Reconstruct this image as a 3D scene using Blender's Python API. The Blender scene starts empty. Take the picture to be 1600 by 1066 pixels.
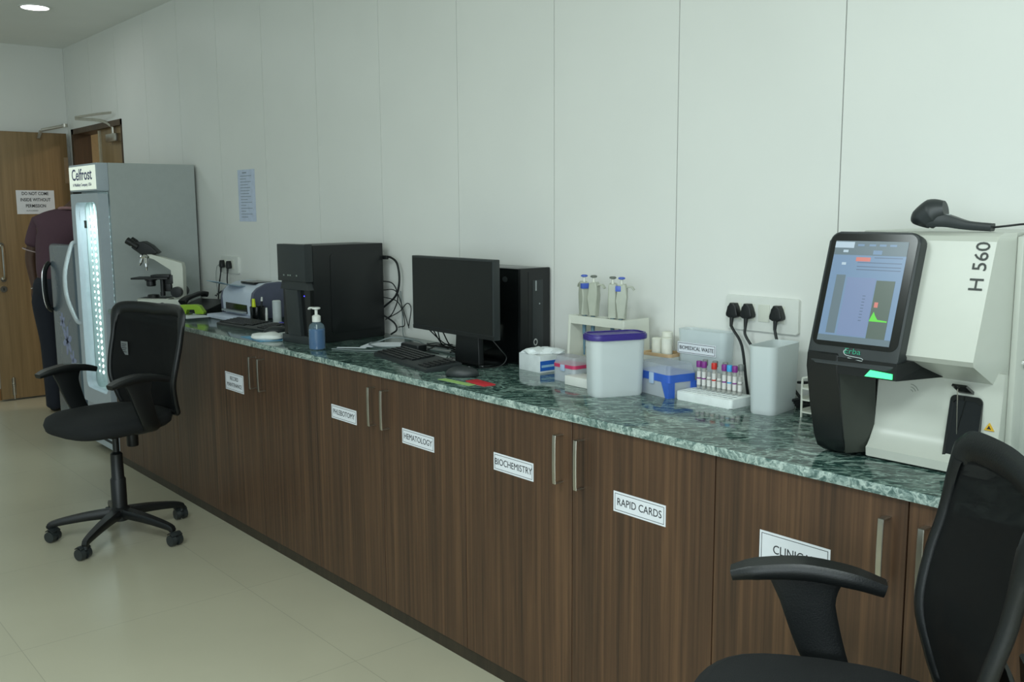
import bpy, bmesh, math, random
from mathutils import Vector, Matrix
PI = math.pi
random.seed(7)
S = bpy.context.scene
COL = S.collection

# ------------------------------------------------------------------ camera
cam_d = bpy.data.cameras.new('camera'); cam = bpy.data.objects.new('camera', cam_d); COL.objects.link(cam)
cam_d.sensor_width = 36; cam_d.lens = 1486/1600*36; cam_d.clip_start = .05; cam_d.clip_end = 60
RX = (0.65079866, 0.75922279, -0.00646965)
RY = (0.1001064, -0.09425075, -0.99050265)
RZ = (-0.75262196, 0.64397015, -0.13734132)
cam.matrix_world = Matrix(((RX[0], -RY[0], -RZ[0], 0), (RX[1], -RY[1], -RZ[1], -1.7743), (RX[2], -RY[2], -RZ[2], 1.45), (0, 0, 0, 1)))
S.camera = cam
# ------------------------------------------------------------------ world, light, exposure
w = bpy.data.worlds.new('world'); S.world = w; w.use_nodes = True
w.node_tree.nodes['Background'].inputs[0].default_value = (.58, .74, .76, 1)
w.node_tree.nodes['Background'].inputs[1].default_value = .42
S.view_settings.view_transform = 'Standard'; S.view_settings.look = 'None'
S.view_settings.exposure = 0.55; S.view_settings.gamma = 1.0; S.view_settings.use_curve_mapping = False
def area(name, loc, power, size, col=(.87, 1, 1.0), rot=(0, 0, 0)):
    d = bpy.data.lights.new(name, 'AREA'); d.shape = 'DISK'; d.size = size; d.energy = power; d.color = col
    o = bpy.data.objects.new(name, d); o.location = loc; o.rotation_euler = rot; COL.objects.link(o); return o
area('ceiling_light_near', (.3, -1.7, 2.66), 28, .9)
area('ceiling_light_middle', (-1.8, -2.1, 2.66), 24, .9)
area('ceiling_light_far', (-6.9, -.9, 2.66), 4.5, .9)
area('corridor_light', (-7.0, 1.9, 2.5), 12, .4, (1, .84, .66))
wl = area('window_daylight', (1.8, -4.5, 1.5), 74, 2.6, (.87, 1, 1.04)); wl.data.shape = 'RECTANGLE'; wl.data.size = 4.0; wl.data.size_y = 1.6
wl.rotation_euler = (Vector((-.6, .6, 1.9))-wl.location).to_track_quat('-Z', 'Y').to_euler()

# ------------------------------------------------------------------ materials
def lin(c):
    return tuple((v/255/12.92 if v/255 <= .04045 else ((v/255+.055)/1.055)**2.4) for v in c)
MC = {}
def mat(name, col, rough=.5, metal=0, var=.06, scale=30, bump=0, emit=0, alpha=1, trans=0, spec=.5, coat=0, emcol=None):
    if name in MC: return MC[name]
    m = bpy.data.materials.new(name); m.use_nodes = True; nt = m.node_tree; p = nt.nodes['Principled BSDF']
    c = lin(col)
    if var:
        tc = nt.nodes.new('ShaderNodeTexCoord'); n = nt.nodes.new('ShaderNodeTexNoise'); n.inputs['Scale'].default_value = scale
        nt.links.new(tc.outputs['Object'], n.inputs['Vector'])
        r = nt.nodes.new('ShaderNodeValToRGB'); r.color_ramp.elements[0].position = .3; r.color_ramp.elements[1].position = .7
        r.color_ramp.elements[0].color = tuple(v*(1-var) for v in c)+(1,); r.color_ramp.elements[1].color = tuple(min(1, v*(1+var)) for v in c)+(1,)
        nt.links.new(n.outputs['Fac'], r.inputs['Fac']); nt.links.new(r.outputs['Color'], p.inputs['Base Color'])
        if bump:
            b = nt.nodes.new('ShaderNodeBump'); b.inputs['Strength'].default_value = bump; b.inputs['Distance'].default_value = .002
            nt.links.new(n.outputs['Fac'], b.inputs['Height']); nt.links.new(b.outputs['Normal'], p.inputs['Normal'])
    else: p.inputs['Base Color'].default_value = c+(1,)
    p.inputs['Roughness'].default_value = rough; p.inputs['Metallic'].default_value = metal
    p.inputs['Specular IOR Level'].default_value = spec; p.inputs['Alpha'].default_value = alpha
    p.inputs['Transmission Weight'].default_value = trans; p.inputs['Coat Weight'].default_value = coat
    if emit:
        p.inputs['Emission Color'].default_value = (lin(emcol) if emcol else c)+(1,); p.inputs['Emission Strength'].default_value = emit
    m.diffuse_color = c+(1,)
    MC[name] = m; return m

def wood(name, cols, sx=60, rough=.45, zs=1.2):
    m = bpy.data.materials.new(name); m.use_nodes = True; nt = m.node_tree; p = nt.nodes['Principled BSDF']; L = nt.links.new
    g = nt.nodes.new('ShaderNodeNewGeometry'); mp = nt.nodes.new('ShaderNodeMapping'); mp.inputs['Scale'].default_value = (sx, sx, zs)
    L(g.outputs['Position'], mp.inputs['Vector'])
    n = nt.nodes.new('ShaderNodeTexNoise'); n.inputs['Scale'].default_value = 1; n.inputs['Detail'].default_value = 6; n.inputs['Roughness'].default_value = .62
    L(mp.outputs[0], n.inputs['Vector'])
    m2 = nt.nodes.new('ShaderNodeMapping'); m2.inputs['Scale'].default_value = (sx*.16, sx*.16, zs*.3); L(g.outputs['Position'], m2.inputs['Vector'])
    n2 = nt.nodes.new('ShaderNodeTexNoise'); n2.inputs['Scale'].default_value = 1; n2.inputs['Detail'].default_value = 3; L(m2.outputs[0], n2.inputs['Vector'])
    mx = nt.nodes.new('ShaderNodeMath'); mx.operation = 'MULTIPLY_ADD'; mx.inputs[1].default_value = .62; L(n.outputs['Fac'], mx.inputs[0])
    m3 = nt.nodes.new('ShaderNodeMath'); m3.operation = 'MULTIPLY'; m3.inputs[1].default_value = .38; L(n2.outputs['Fac'], m3.inputs[0]); L(m3.outputs[0], mx.inputs[2])
    r = nt.nodes.new('ShaderNodeValToRGB'); e = r.color_ramp.elements
    e[0].position = .36; e[0].color = lin(cols[0])+(1,); e[1].position = .64; e[1].color = lin(cols[2])+(1,)
    k = e.new(.5); k.color = lin(cols[1])+(1,)
    L(mx.outputs[0], r.inputs['Fac']); L(r.outputs['Color'], p.inputs['Base Color']); p.inputs['Roughness'].default_value = rough
    return m

def marble(name, dark, mid, light, rough):
    m = bpy.data.materials.new(name); m.use_nodes = True; nt = m.node_tree; p = nt.nodes['Principled BSDF']; L = nt.links.new
    g = nt.nodes.new('ShaderNodeNewGeometry')
    mp = nt.nodes.new('ShaderNodeMapping'); mp.vector_type = 'TEXTURE'; mp.inputs['Scale'].default_value = (1.5, .62, .8); mp.inputs['Rotation'].default_value = (0, 0, .75)
    L(g.outputs['Position'], mp.inputs['Vector'])
    d = nt.nodes.new('ShaderNodeTexNoise'); d.inputs['Scale'].default_value = 5; d.inputs['Detail'].default_value = 5; L(mp.outputs[0], d.inputs['Vector'])
    vm = nt.nodes.new('ShaderNodeMixRGB'); vm.blend_type = 'ADD'; vm.inputs['Fac'].default_value = .5; L(mp.outputs[0], vm.inputs[1]); L(d.outputs['Color'], vm.inputs[2])
    v = nt.nodes.new('ShaderNodeTexVoronoi'); v.feature = 'DISTANCE_TO_EDGE'; v.inputs['Scale'].default_value = 13; L(vm.outputs[0], v.inputs['Vector'])
    r1 = nt.nodes.new('ShaderNodeValToRGB'); e = r1.color_ramp.elements; e[0].position = 0; e[0].color = (1, 1, 1, 1); e[1].position = .09; e[1].color = (0, 0, 0, 1); L(v.outputs['Distance'], r1.inputs['Fac'])
    n = nt.nodes.new('ShaderNodeTexNoise'); n.inputs['Scale'].default_value = 26; n.inputs['Detail'].default_value = 10; n.inputs['Roughness'].default_value = .7; n.inputs['Distortion'].default_value = 1.2; L(vm.outputs[0], n.inputs['Vector'])
    r2 = nt.nodes.new('ShaderNodeValToRGB'); e = r2.color_ramp.elements; e[0].position = .40; e[0].color = lin(dark)+(1,); e[1].position = .66; e[1].color = lin(light)+(1,); k = e.new(.52); k.color = lin(mid)+(1,); L(n.outputs['Fac'], r2.inputs['Fac'])
    # veins fade in and out
    n3 = nt.nodes.new('ShaderNodeTexNoise'); n3.inputs['Scale'].default_value = 7; L(vm.outputs[0], n3.inputs['Vector'])
    mu = nt.nodes.new('ShaderNodeMath'); mu.operation = 'MULTIPLY'; L(r1.outputs[0], mu.inputs[0]); L(n3.outputs['Fac'], mu.inputs[1])
    mx = nt.nodes.new('ShaderNodeMixRGB'); L(mu.outputs[0], mx.inputs['Fac']); L(r2.outputs[0], mx.inputs[1]); mx.inputs[2].default_value = lin(light)+(1,)
    L(mx.outputs[0], p.inputs['Base Color']); p.inputs['Roughness'].default_value = rough
    return m

def see_through(name, col, share, rough=.3):   # share = how much is seen straight through
    m = bpy.data.materials.new(name); m.use_nodes = True; nt = m.node_tree; p = nt.nodes['Principled BSDF']
    tc = nt.nodes.new('ShaderNodeTexCoord'); n = nt.nodes.new('ShaderNodeTexNoise'); n.inputs['Scale'].default_value = 20; nt.links.new(tc.outputs['Object'], n.inputs['Vector'])
    r = nt.nodes.new('ShaderNodeValToRGB'); c = lin(col); r.color_ramp.elements[0].color = tuple(v*.95 for v in c)+(1,); r.color_ramp.elements[1].color = c+(1,)
    nt.links.new(n.outputs['Fac'], r.inputs['Fac']); nt.links.new(r.outputs[0], p.inputs['Base Color'])
    p.inputs['Roughness'].default_value = rough
    t = nt.nodes.new('ShaderNodeBsdfTransparent'); mx = nt.nodes.new('ShaderNodeMixShader'); mx.inputs[0].default_value = 1-share
    nt.links.new(t.outputs[0], mx.inputs[1]); nt.links.new(p.outputs[0], mx.inputs[2]); nt.links.new(mx.outputs[0], nt.nodes['Material Output'].inputs[0])
    return m

M_wall = mat('wall_laminate', (228, 229, 224), .38, var=.015, scale=3, spec=.35)
M_groove = mat('panel_groove', (70, 76, 74), .8)
M_ceil = mat('ceiling_paint', (236, 238, 234), .9, var=.02, scale=2)
M_white = mat('white_plastic', (222, 224, 218), .35, var=.02)
M_wgloss = mat('white_enamel', (212, 214, 202), .28, var=.02)
M_paper = mat('paper', (222, 226, 232), .8, var=.02)
M_ink = mat('printing_ink', (35, 38, 42), .7, var=0)
M_black = mat('black_plastic', (15, 18, 19), .42, bump=.15, scale=300)
M_bgloss = mat('black_gloss', (12, 15, 15), .16)
M_bscreen = mat('black_screen', (10, 14, 14), .3, var=.03)
M_dark = mat('charcoal_plastic', (40, 45, 46), .45)
M_cloth = mat('black_fabric', (17, 20, 22), .9, bump=.5, scale=500)
M_steel = mat('brushed_steel', (190, 186, 176), .3, 1)
M_chrome = mat('chrome', (215, 215, 215), .12, 1)
M_rubber = mat('black_cable', (22, 26, 27), .5)
M_gcable = mat('grey_cable', (120, 130, 130), .5)
M_cab = wood('brown_laminate', [(54, 38, 26), (78, 55, 38), (102, 74, 51)], 75)
M_cabd = wood('plinth_laminate', [(36, 30, 22), (46, 38, 28), (56, 46, 34)], 60)
M_door = wood('door_laminate', [(120, 98, 66), (136, 112, 78), (150, 124, 88)], 40, .4)
M_frame = wood('door_frame_wood', [(66, 50, 34), (76, 58, 40), (88, 68, 48)], 40, .5)
M_marble = marble('green_marble', (16, 40, 38), (52, 80, 74), (158, 180, 170), .09)
M_medge = marble('green_marble_cut_edge', (70, 96, 92), (128, 148, 142), (196, 210, 202), .5)
M_frost = see_through('frosted_plastic', (224, 232, 232), .24, .45)
M_purple = mat('purple_lid', (62, 50, 130), .35)
M_blue = mat('blue_plastic', (52, 96, 190), .4)
M_clear = see_through('clear_plastic', (222, 230, 236), .62)
M_glass = see_through('glass', (180, 210, 212), .9, .03)
M_fr = mat('fridge_coating', (172, 182, 190), .4, var=.02)
M_frs = mat('fridge_side', (170, 176, 174), .42, var=.02)

# ------------------------------------------------------------------ mesh helpers
def add_box(bm, lo, hi, mi=0, bev=0, seg=2):
    vs = [bm.verts.new((x, y, z)) for x in (lo[0], hi[0]) for y in (lo[1], hi[1]) for z in (lo[2], hi[2])]
    F = [(0, 1, 3, 2), (4, 6, 7, 5), (0, 4, 5, 1), (2, 3, 7, 6), (0, 2, 6, 4), (1, 5, 7, 3)]
    fs = [bm.faces.new([vs[i] for i in f]) for f in F]
    for f in fs: f.material_index = mi
    if bev:
        es = list({e for f in fs for e in f.edges})
        r = bmesh.ops.bevel(bm, geom=es, offset=bev, segments=seg, affect='EDGES', profile=.6)
        for f in r['faces']: f.material_index = mi
        return r['verts']
    return vs
def add_prism(bm, pts, a, b, axis='x', mi=0, bev=0, seg=2):
    """outline pts extruded from a to b along axis; pts are (y,z) for x, (x,z) for y, (x,y) for z"""
    f3 = {'x': lambda p, t: (t, p[0], p[1]), 'y': lambda p, t: (p[0], t, p[1]), 'z': lambda p, t: (p[0], p[1], t)}[axis]
    A = [bm.verts.new(f3(p, a)) for p in pts]; B = [bm.verts.new(f3(p, b)) for p in pts]; n = len(pts)
    fs = [bm.faces.new(A), bm.faces.new(B[::-1])]+[bm.faces.new((A[i], B[i], B[(i+1) % n], A[(i+1) % n])) for i in range(n)]
    for f in fs: f.material_index = mi
    if bev:
        es = list(set(fs[0].edges) | set(fs[1].edges))
        r = bmesh.ops.bevel(bm, geom=es, offset=bev, segments=seg, affect='EDGES', profile=.6)
        for f in r['faces']: f.material_index = mi
    return A+B
def rrect(x0, y0, x1, y1, r, k=6):
    out = []
    for cx, cy, a0 in ((x1-r, y1-r, 0), (x0+r, y1-r, 90), (x0+r, y0+r, 180), (x1-r, y0+r, 270)):
        for i in range(k+1):
            a = math.radians(a0+90*i/k); out.append((cx+r*math.cos(a), cy+r*math.sin(a)))
    return out
def add_ring(bm, outer, inner, a, b, axis='y', mi=0):
    f3 = {'x': lambda p, t: (t, p[0], p[1]), 'y': lambda p, t: (p[0], t, p[1]), 'z': lambda p, t: (p[0], p[1], t)}[axis]
    n = len(outer); V = [[bm.verts.new(f3(p, t)) for p in o] for o in (outer, inner) for t in (a, b)]
    for q, s in ((V[0], V[1]), (V[3], V[2]), (V[2], V[0]), (V[1], V[3])):
        for i in range(n):
            j = (i+1) % n; f = bm.faces.new((q[i], q[j], s[j], s[i])); f.material_index = mi
def add_lathe(bm, prof, c=(0, 0, 0), seg=24, mi=0, axis='z'):
    def P(r, z, a):
        x, y = r*math.cos(a), r*math.sin(a)
        v = {'z': (x, y, z), 'x': (z, x, y), 'y': (x, z, y)}[axis]
        return (c[0]+v[0], c[1]+v[1], c[2]+v[2])
    rings = [[bm.verts.new(P(max(r, 1e-5), z, 2*PI*i/seg)) for i in range(seg)] for r, z in prof]
    for a, b in zip(rings, rings[1:]):
        for i in range(seg):
            f = bm.faces.new((a[i], a[(i+1) % seg], b[(i+1) % seg], b[i])); f.material_index = mi
    for rr in (rings[0][::-1], rings[-1]):
        f = bm.faces.new(rr); f.material_index = mi
def add_cyl(bm, p0, p1, r0, r1=None, seg=16, mi=0):
    r1 = r0 if r1 is None else r1
    p0, p1 = Vector(p0), Vector(p1); d = (p1-p0).normalized()
    u = d.orthogonal().normalized(); v = d.cross(u)
    A = [bm.verts.new(p0+(u*math.cos(2*PI*i/seg)+v*math.sin(2*PI*i/seg))*r0) for i in range(seg)]
    B = [bm.verts.new(p1+(u*math.cos(2*PI*i/seg)+v*math.sin(2*PI*i/seg))*r1) for i in range(seg)]
    fs = [bm.faces.new(A[::-1]), bm.faces.new(B)]+[bm.faces.new((A[i], A[(i+1) % seg], B[(i+1) % seg], B[i])) for i in range(seg)]
    for f in fs: f.material_index = mi
def smooth_path(pts, n=6):
    P = [Vector(p) for p in pts]
    if len(P) < 3: return P
    P = [P[0]*2-P[1]]+P+[P[-1]*2-P[-2]]; out = []
    for i in range(1, len(P)-2):
        for k in range(n):
            t = k/n; a, b, c, d = P[i-1:i+3]
            out.append(.5*((2*b)+(c-a)*t+(2*a-5*b+4*c-d)*t*t+(3*b-a-3*c+d)*t**3))
    out.append(P[-2]); return out
def add_tube(bm, pts, r, seg=8, smooth=6, mi=0, flat=None):
    """round tube, or a flat strap when flat=(half width vector)"""
    P = smooth_path(pts, smooth) if smooth else [Vector(p) for p in pts]
    rs = r if isinstance(r, (list, tuple)) else None
    rings = []; u = None
    for i, p in enumerate(P):
        d = (P[min(i+1, len(P)-1)]-P[max(i-1, 0)]).normalized()
        if u is None: u = d.orthogonal().normalized()
        u = (u-d*u.dot(d)).normalized(); v = d.cross(u)
        if rs:
            t = i/(len(P)-1)*(len(rs)-1); k = min(int(t), len(rs)-2); rr = rs[k]+(rs[k+1]-rs[k])*(t-k)
        else: rr = r
        rings.append([bm.verts.new(p+(u*math.cos(2*PI*j/seg)+v*math.sin(2*PI*j/seg))*rr) for j in range(seg)])
    for a, b in zip(rings, rings[1:]):
        for j in range(seg):
            f = bm.faces.new((a[j], a[(j+1) % seg], b[(j+1) % seg], b[j])); f.material_index = mi
    for rr in (rings[0][::-1], rings[-1]): bm.faces.new(rr).material_index = mi
def add_sweep(bm, pts, half, side, th, smooth=5, mi=0, bev=0):
    """flat bar: centre line pts, half widths along the vector side, thickness th (both may be lists)"""
    P = smooth_path(pts, smooth) if smooth else [Vector(p) for p in pts]; side = Vector(side).normalized(); rings = []
    def at(v, i):
        if not isinstance(v, (list, tuple)): return v
        t = i/(len(P)-1)*(len(v)-1); k = min(int(t), len(v)-2); return v[k]+(v[k+1]-v[k])*(t-k)
    for i, p in enumerate(P):
        d = (P[min(i+1, len(P)-1)]-P[max(i-1, 0)]).normalized(); n = d.cross(side).normalized(); h = at(half, i); t = at(th, i)/2; ring = []
        for cx, cy in ((1, .5), (.8, 1), (-.8, 1), (-1, .5), (-1, -.5), (-.8, -1), (.8, -1), (1, -.5)):
            ring.append(bm.verts.new(p+side*h*cx+n*t*cy))
        rings.append(ring)
    for a, b in zip(rings, rings[1:]):
        for j in range(8):
            f = bm.faces.new((a[j], a[(j+1) % 8], b[(j+1) % 8], b[j])); f.material_index = mi
    for rr in (rings[0][::-1], rings[-1]): bm.faces.new(rr).material_index = mi
def add_text(bm, txt, size, at, right=(1, 0, 0), up=(0, 0, 1), mi=1, ext=.0004, sx=1.0, bold=0):
    cu = bpy.data.curves.new('t', 'FONT'); cu.body = txt; cu.size = size; cu.align_x = 'CENTER'; cu.align_y = 'CENTER'; cu.extrude = ext; cu.offset = bold; cu.resolution_u = 3; cu.space_line = .95
    o = bpy.data.objects.new('t', cu); COL.objects.link(o); dg = bpy.context.evaluated_depsgraph_get(); dg.update()
    me = o.evaluated_get(dg).to_mesh(); R = Vector(right).normalized(); U = Vector(up).normalized(); N = R.cross(U)
    vs = [bm.verts.new(Vector(at)+R*v.co.x*sx+U*v.co.y+N*v.co.z) for v in me.vertices]
    for p in me.polygons:
        try: bm.faces.new([vs[i] for i in p.vertices]).material_index = mi
        except ValueError: pass
    o.evaluated_get(dg).to_mesh_clear(); bpy.data.objects.remove(o); bpy.data.curves.remove(cu)
def obj(name, bm, mats, parent=None, angle=35, loc=None, rot=None):
    bmesh.ops.recalc_face_normals(bm, faces=bm.faces[:])
    me = bpy.data.meshes.new(name); bm.to_mesh(me); bm.free()
    for m in (mats if isinstance(mats, (list, tuple)) else [mats]): me.materials.append(m)
    for p in me.polygons: p.use_smooth = True
    me.set_sharp_from_angle(angle=math.radians(angle))
    o = bpy.data.objects.new(name, me); COL.objects.link(o)
    if parent: o.parent = parent
    if loc: o.location = loc
    if rot: o.rotation_euler = rot
    return o
def tag(o, label, cat, group=None):
    o['label'] = label; o['category'] = cat
    if group: o['group'] = group
    return o
def thing(name, label, cat, loc=(0, 0, 0), rz=0, group=None):
    o = bpy.data.objects.new(name, None); COL.objects.link(o); o.location = loc; o.rotation_euler = (0, 0, rz); o.empty_display_size = .1
    return tag(o, label, cat, group)
def struct(name, bm, m, parent=None):
    o = obj(name, bm, m, parent)
    if not parent: o['kind'] = 'structure'
    return o
def dup(o, parent=None):
    c = o.copy(); COL.objects.link(c); c.parent = parent
    for ch in list(o.children): dup(ch, c)
    return c
NB = bmesh.new
ZT = .9            # worktop surface
WY = .565          # wall face

# ------------------------------------------------------------------ room shell
bm = NB(); add_box(bm, (-8.3, -5, -.1), (2.5, 3.2, 0))
def floor_mat():
    m = bpy.data.materials.new('vitrified_tile'); m.use_nodes = True; nt = m.node_tree; p = nt.nodes['Principled BSDF']; L = nt.links.new
    g = nt.nodes.new('ShaderNodeNewGeometry'); mp = nt.nodes.new('ShaderNodeMapping'); mp.inputs['Location'].default_value = (.15, .27, 0); L(g.outputs['Position'], mp.inputs['Vector'])
    b = nt.nodes.new('ShaderNodeTexBrick'); b.offset = 0; b.inputs['Scale'].default_value = 1; b.inputs['Brick Width'].default_value = .8; b.inputs['Row Height'].default_value = .8; b.inputs['Mortar Size'].default_value = .0012
    b.inputs['Color1'].default_value = lin((196, 191, 168))+(1,); b.inputs['Color2'].default_value = lin((199, 194, 171))+(1,); b.inputs['Mortar'].default_value = lin((170, 166, 146))+(1,)
    L(mp.outputs[0], b.inputs['Vector'])
    n = nt.nodes.new('ShaderNodeTexNoise'); n.inputs['Scale'].default_value = 1.3; n.inputs['Detail'].default_value = 4; L(g.outputs['Position'], n.inputs['Vector'])
    mx = nt.nodes.new('ShaderNodeMixRGB'); mx.blend_type = 'MULTIPLY'; mx.inputs[0].default_value = .25; L(b.outputs['Color'], mx.inputs[1]); L(n.outputs['Fac'], mx.inputs[2])
    L(mx.outputs[0], p.inputs['Base Color']); p.inputs['Roughness'].default_value = .28; p.inputs['Specular IOR Level'].default_value = .35
    return m
struct('floor', bm, floor_mat())
bm = NB(); add_box(bm, (-8.3, -5, 2.717), (2.5, WY+.15, 2.85)); struct('ceiling', bm, M_ceil)
DX0, DX1, DZ = -8.03, -6.89, 2.09
bm = NB()
SE = [-8.13]+[-1.384-.5571*k for k in range(12, -1, -1)]+[-.827, -.27, .287, .844, 1.4, 1.96, 2.5]
SE = sorted(set(round(s, 4) for s in SE))
def wall_cell(a, b, z0, z1): add_box(bm, (a+.0016, WY, z0), (b-.0016, WY+.006, z1))
for a, b in zip(SE, SE[1:]):
    if b <= DX0 or a >= DX1: wall_cell(a, b, 0, 2.717)
    else:
        wall_cell(a, b, DZ, 2.717)
        if a < DX0: wall_cell(a, DX0, 0, DZ)
        if b > DX1: wall_cell(DX1, b, 0, DZ)
for x0, x1, z0, z1 in ((DX1, 2.5, 0, 2.717), (-8.13, DX0, 0, 2.717), (DX0, DX1, DZ, 2.717)): add_box(bm, (x0, WY+.005, z0), (x1, WY+.12, z1), 1)
struct('wall_right', bm, [M_wall, M_groove])
bm = NB()
for a, b in ((-4.9, -2.3), (-2.3, -1.1), (-1.1, .002), (.002, WY)): add_box(bm, (-8.14, a+.0016, 0), (-8.13, b-.0016 if b < WY else b, 2.717))
add_box(bm, (-8.28, -5, 0), (-8.135, WY+.12, 2.717), 1); struct('wall_back', bm, [M_wall, M_groove])
bm = NB(); add_box(bm, (-8.13, -4.9, 0), (-8.118, -.06, .09)); struct('baseboard_back', bm, mat('orange_wood_trim', (150, 104, 58), .5))
# corridor beyond the doorway
bm = NB()
add_box(bm, (-9.2, 2.6, 0), (-5.2, 2.7, 2.6)); add_box(bm, (-9.3, .7, 0), (-9.2, 2.7, 2.6)); add_box(bm, (-5.2, .7, 0), (-5.1, 2.7, 2.6)); add_box(bm, (-9.3, .69, 2.6), (-5.1, 2.7, 2.7))
struct('wall_corridor', bm, mat('corridor_tan_paint', (214, 196, 160), .7))

# ------------------------------------------------------------------ doorway, two leaves
fr = NB()
for a, b, z0, z1 in ((DX0, DX0+.05, 0, DZ), (DX1-.012, DX1, 0, DZ), (DX0, DX1, DZ-.04, DZ)): add_box(fr, (a, WY-.008, z0), (b, WY+.125, z1))
o = obj('trim_1', fr, M_frame); o['kind'] = 'structure'
def door(name, w, loc, rz, h=2.045):
    r = bpy.data.objects.new(name, None); COL.objects.link(r); r.location = loc; r.rotation_euler = (0, 0, rz); r['kind'] = 'structure'
    bm = NB(); add_box(bm, (0, -.038, 0), (w, 0, h), bev=.002); obj('leaf', bm, M_door, r); return r
# open leaf, swung flat against the end wall; local x runs from its hinge, local +y faces the room
d1 = door('door_1', .60, (-8.045, .525, .014), -PI/2)
bm = NB()
add_tube(bm, [(.525, .0, .86+.07), (.525, .045, .88+.07), (.525, .05, 1.0+.07), (.525, .045, 1.17), (.525, 0, 1.19)], .009, 10)
for z in (.93, 1.19): add_cyl(bm, (.525, 0, z), (.525, .006, z), .02)
obj('door_handle', bm, M_steel, d1)
bm = NB(); add_cyl(bm, (.53, 0, .855), (.53, .012, .855), .024); add_box(bm, (.526, .012, .845), (.534, .013, .865), 1); obj('lock', bm, [M_steel, M_ink], d1)
bm = NB(); add_box(bm, (.50, 0, .03), (.525, .012, .16)); add_cyl(bm, (.5125, .012, .0), (.5125, .012, .17), .006); add_cyl(bm, (.5125, .012, .12), (.5125, .035, .12), .005); obj('tower_bolt', bm, M_steel, d1)
bm = NB(); add_box(bm, (.0, 0, 1.66), (.03, .004, 1.86)); obj('hinge', bm, M_steel, d1)
bm = NB(); add_sweep(bm, [(.19, .03, 2.06), (.03, .05, 2.10)], .012, (0, 0, 1), .006, 0); add_sweep(bm, [(.19, .03, 2.06), (.21, .02, 2.0)], .012, (1, 0, 0), .02, 0)
add_cyl(bm, (.02, .05, 2.09), (.02, .05, 2.115), .02); obj('closer_arm', bm, M_steel, d1)
# closed leaf in the right half of the doorway
d2 = door('door_2', .53, (-6.905, WY+.02, .014), PI)
bm = NB(); add_box(bm, (.07, 0, 1.93), (.27, .045, 1.985), bev=.006); add_cyl(bm, (.17, .02, 1.985), (.17, .02, 2.03), .012); obj('door_closer', bm, M_steel, d2)
bm = NB(); add_sweep(bm, [(.17, .02, 2.03), (.32, .05, 2.085), (.55, .16, 2.11)], .01, (0, 0, 1), .006, 3); add_sweep(bm, [(.55, .16, 2.12), (.25, .09, 2.125), (.1, .05, 2.125)], .008, (0, 0, 1), .006, 3); obj('closer_arm', bm, M_steel, d2)
bm = NB(); add_box(bm, (.50, .0, .0), (.535, .012, 2.03)); obj('edge_strip', bm, mat('pale_edge_strip', (170, 160, 138), .5), d2)
bm = NB()
for z in (1.78, 1.66, 1.6): add_cyl(bm, (-.012, .006, z), (-.012, .006, z+.045), .009)
obj('hinge', bm, M_steel, d2)
bm = NB(); add_box(bm, (-8.0449, .405-.0, 0), (-8.0435, .405+.001, .001))
bm.free()
# notice on the open door: door face is x=-8.045
bm = NB(); sx = -8.0445
add_box(bm, (sx-.0004, .132, 1.437), (sx+.0008, .405, 1.618))
for i, (t, s) in enumerate((('DO NOT COME', .036), ('INSIDE WITHOUT', .036), ('PERMISSION', .036))):
    add_text(bm, t, s*.96, (sx+.001, .268, 1.592-.047*i), (0, 1, 0), (0, 0, 1), 1, bold=.0006, sx=.78)
add_text(bm, 'AUTHORISED', .014, (sx+.001, .24, 1.462), (0, 1, 0), (0, 0, 1), 1)
tag(obj('notice', bm, [M_paper, M_ink]), 'white DO NOT COME INSIDE WITHOUT PERMISSION notice taped to the open wooden door', 'notice')

# ceiling downlight
t = thing('downlight', 'round recessed white downlight in the ceiling', 'ceiling light', (-6.6, -.02, 2.717))
bm = NB(); add_ring(bm, [(.095*math.cos(a*PI/16), .095*math.sin(a*PI/16)) for a in range(32)], [(.08*math.cos(a*PI/16), .08*math.sin(a*PI/16)) for a in range(32)], -.006, 0, 'z'); obj('trim_ring', bm, M_white, t)
bm = NB(); add_lathe(bm, [(.08, -.003), (.08, 0)], seg=32); obj('diffuser', bm, mat('lamp_diffuser', (255, 255, 255), .5, var=0, emit=9), t)

# ------------------------------------------------------------------ cabinets
def handle_bm(x):
    bm = NB(); y = 0
    add_sweep(bm, [(x, y, .832), (x, y-.024, .832), (x, y-.030, .822), (x, y-.030, .708), (x, y-.024, .698), (x, y, .698)], .0065, (1, 0, 0), .004, 3)
    return bm
def label_bm(lines, x0, x1, z0, z1, size):
    bm = NB(); add_box(bm, (x0, -.0012, z0), (x1, .0005, z1)); e = .005; t = .0012; y0, y1 = -.0016, -.0011
    for a in ((x0+e, x1-e, z0+e, z0+e+t), (x0+e, x1-e, z1-e-t, z1-e), (x0+e, x0+e+t, z0+e, z1-e), (x1-e-t, x1-e, z0+e, z1-e)): add_box(bm, (a[0], y0, a[2]), (a[1], y1, a[3]), 1)
    n = len(lines); zc = (z0+z1)/2; st = size*1.15
    for i, l in enumerate(lines): add_text(bm, l, size, ((x0+x1)/2, -.0014, zc+(n-1)*st/2-i*st), (1, 0, 0), (0, 0, 1), 1, sx=.86, ext=.0003)
    return bm
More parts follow.
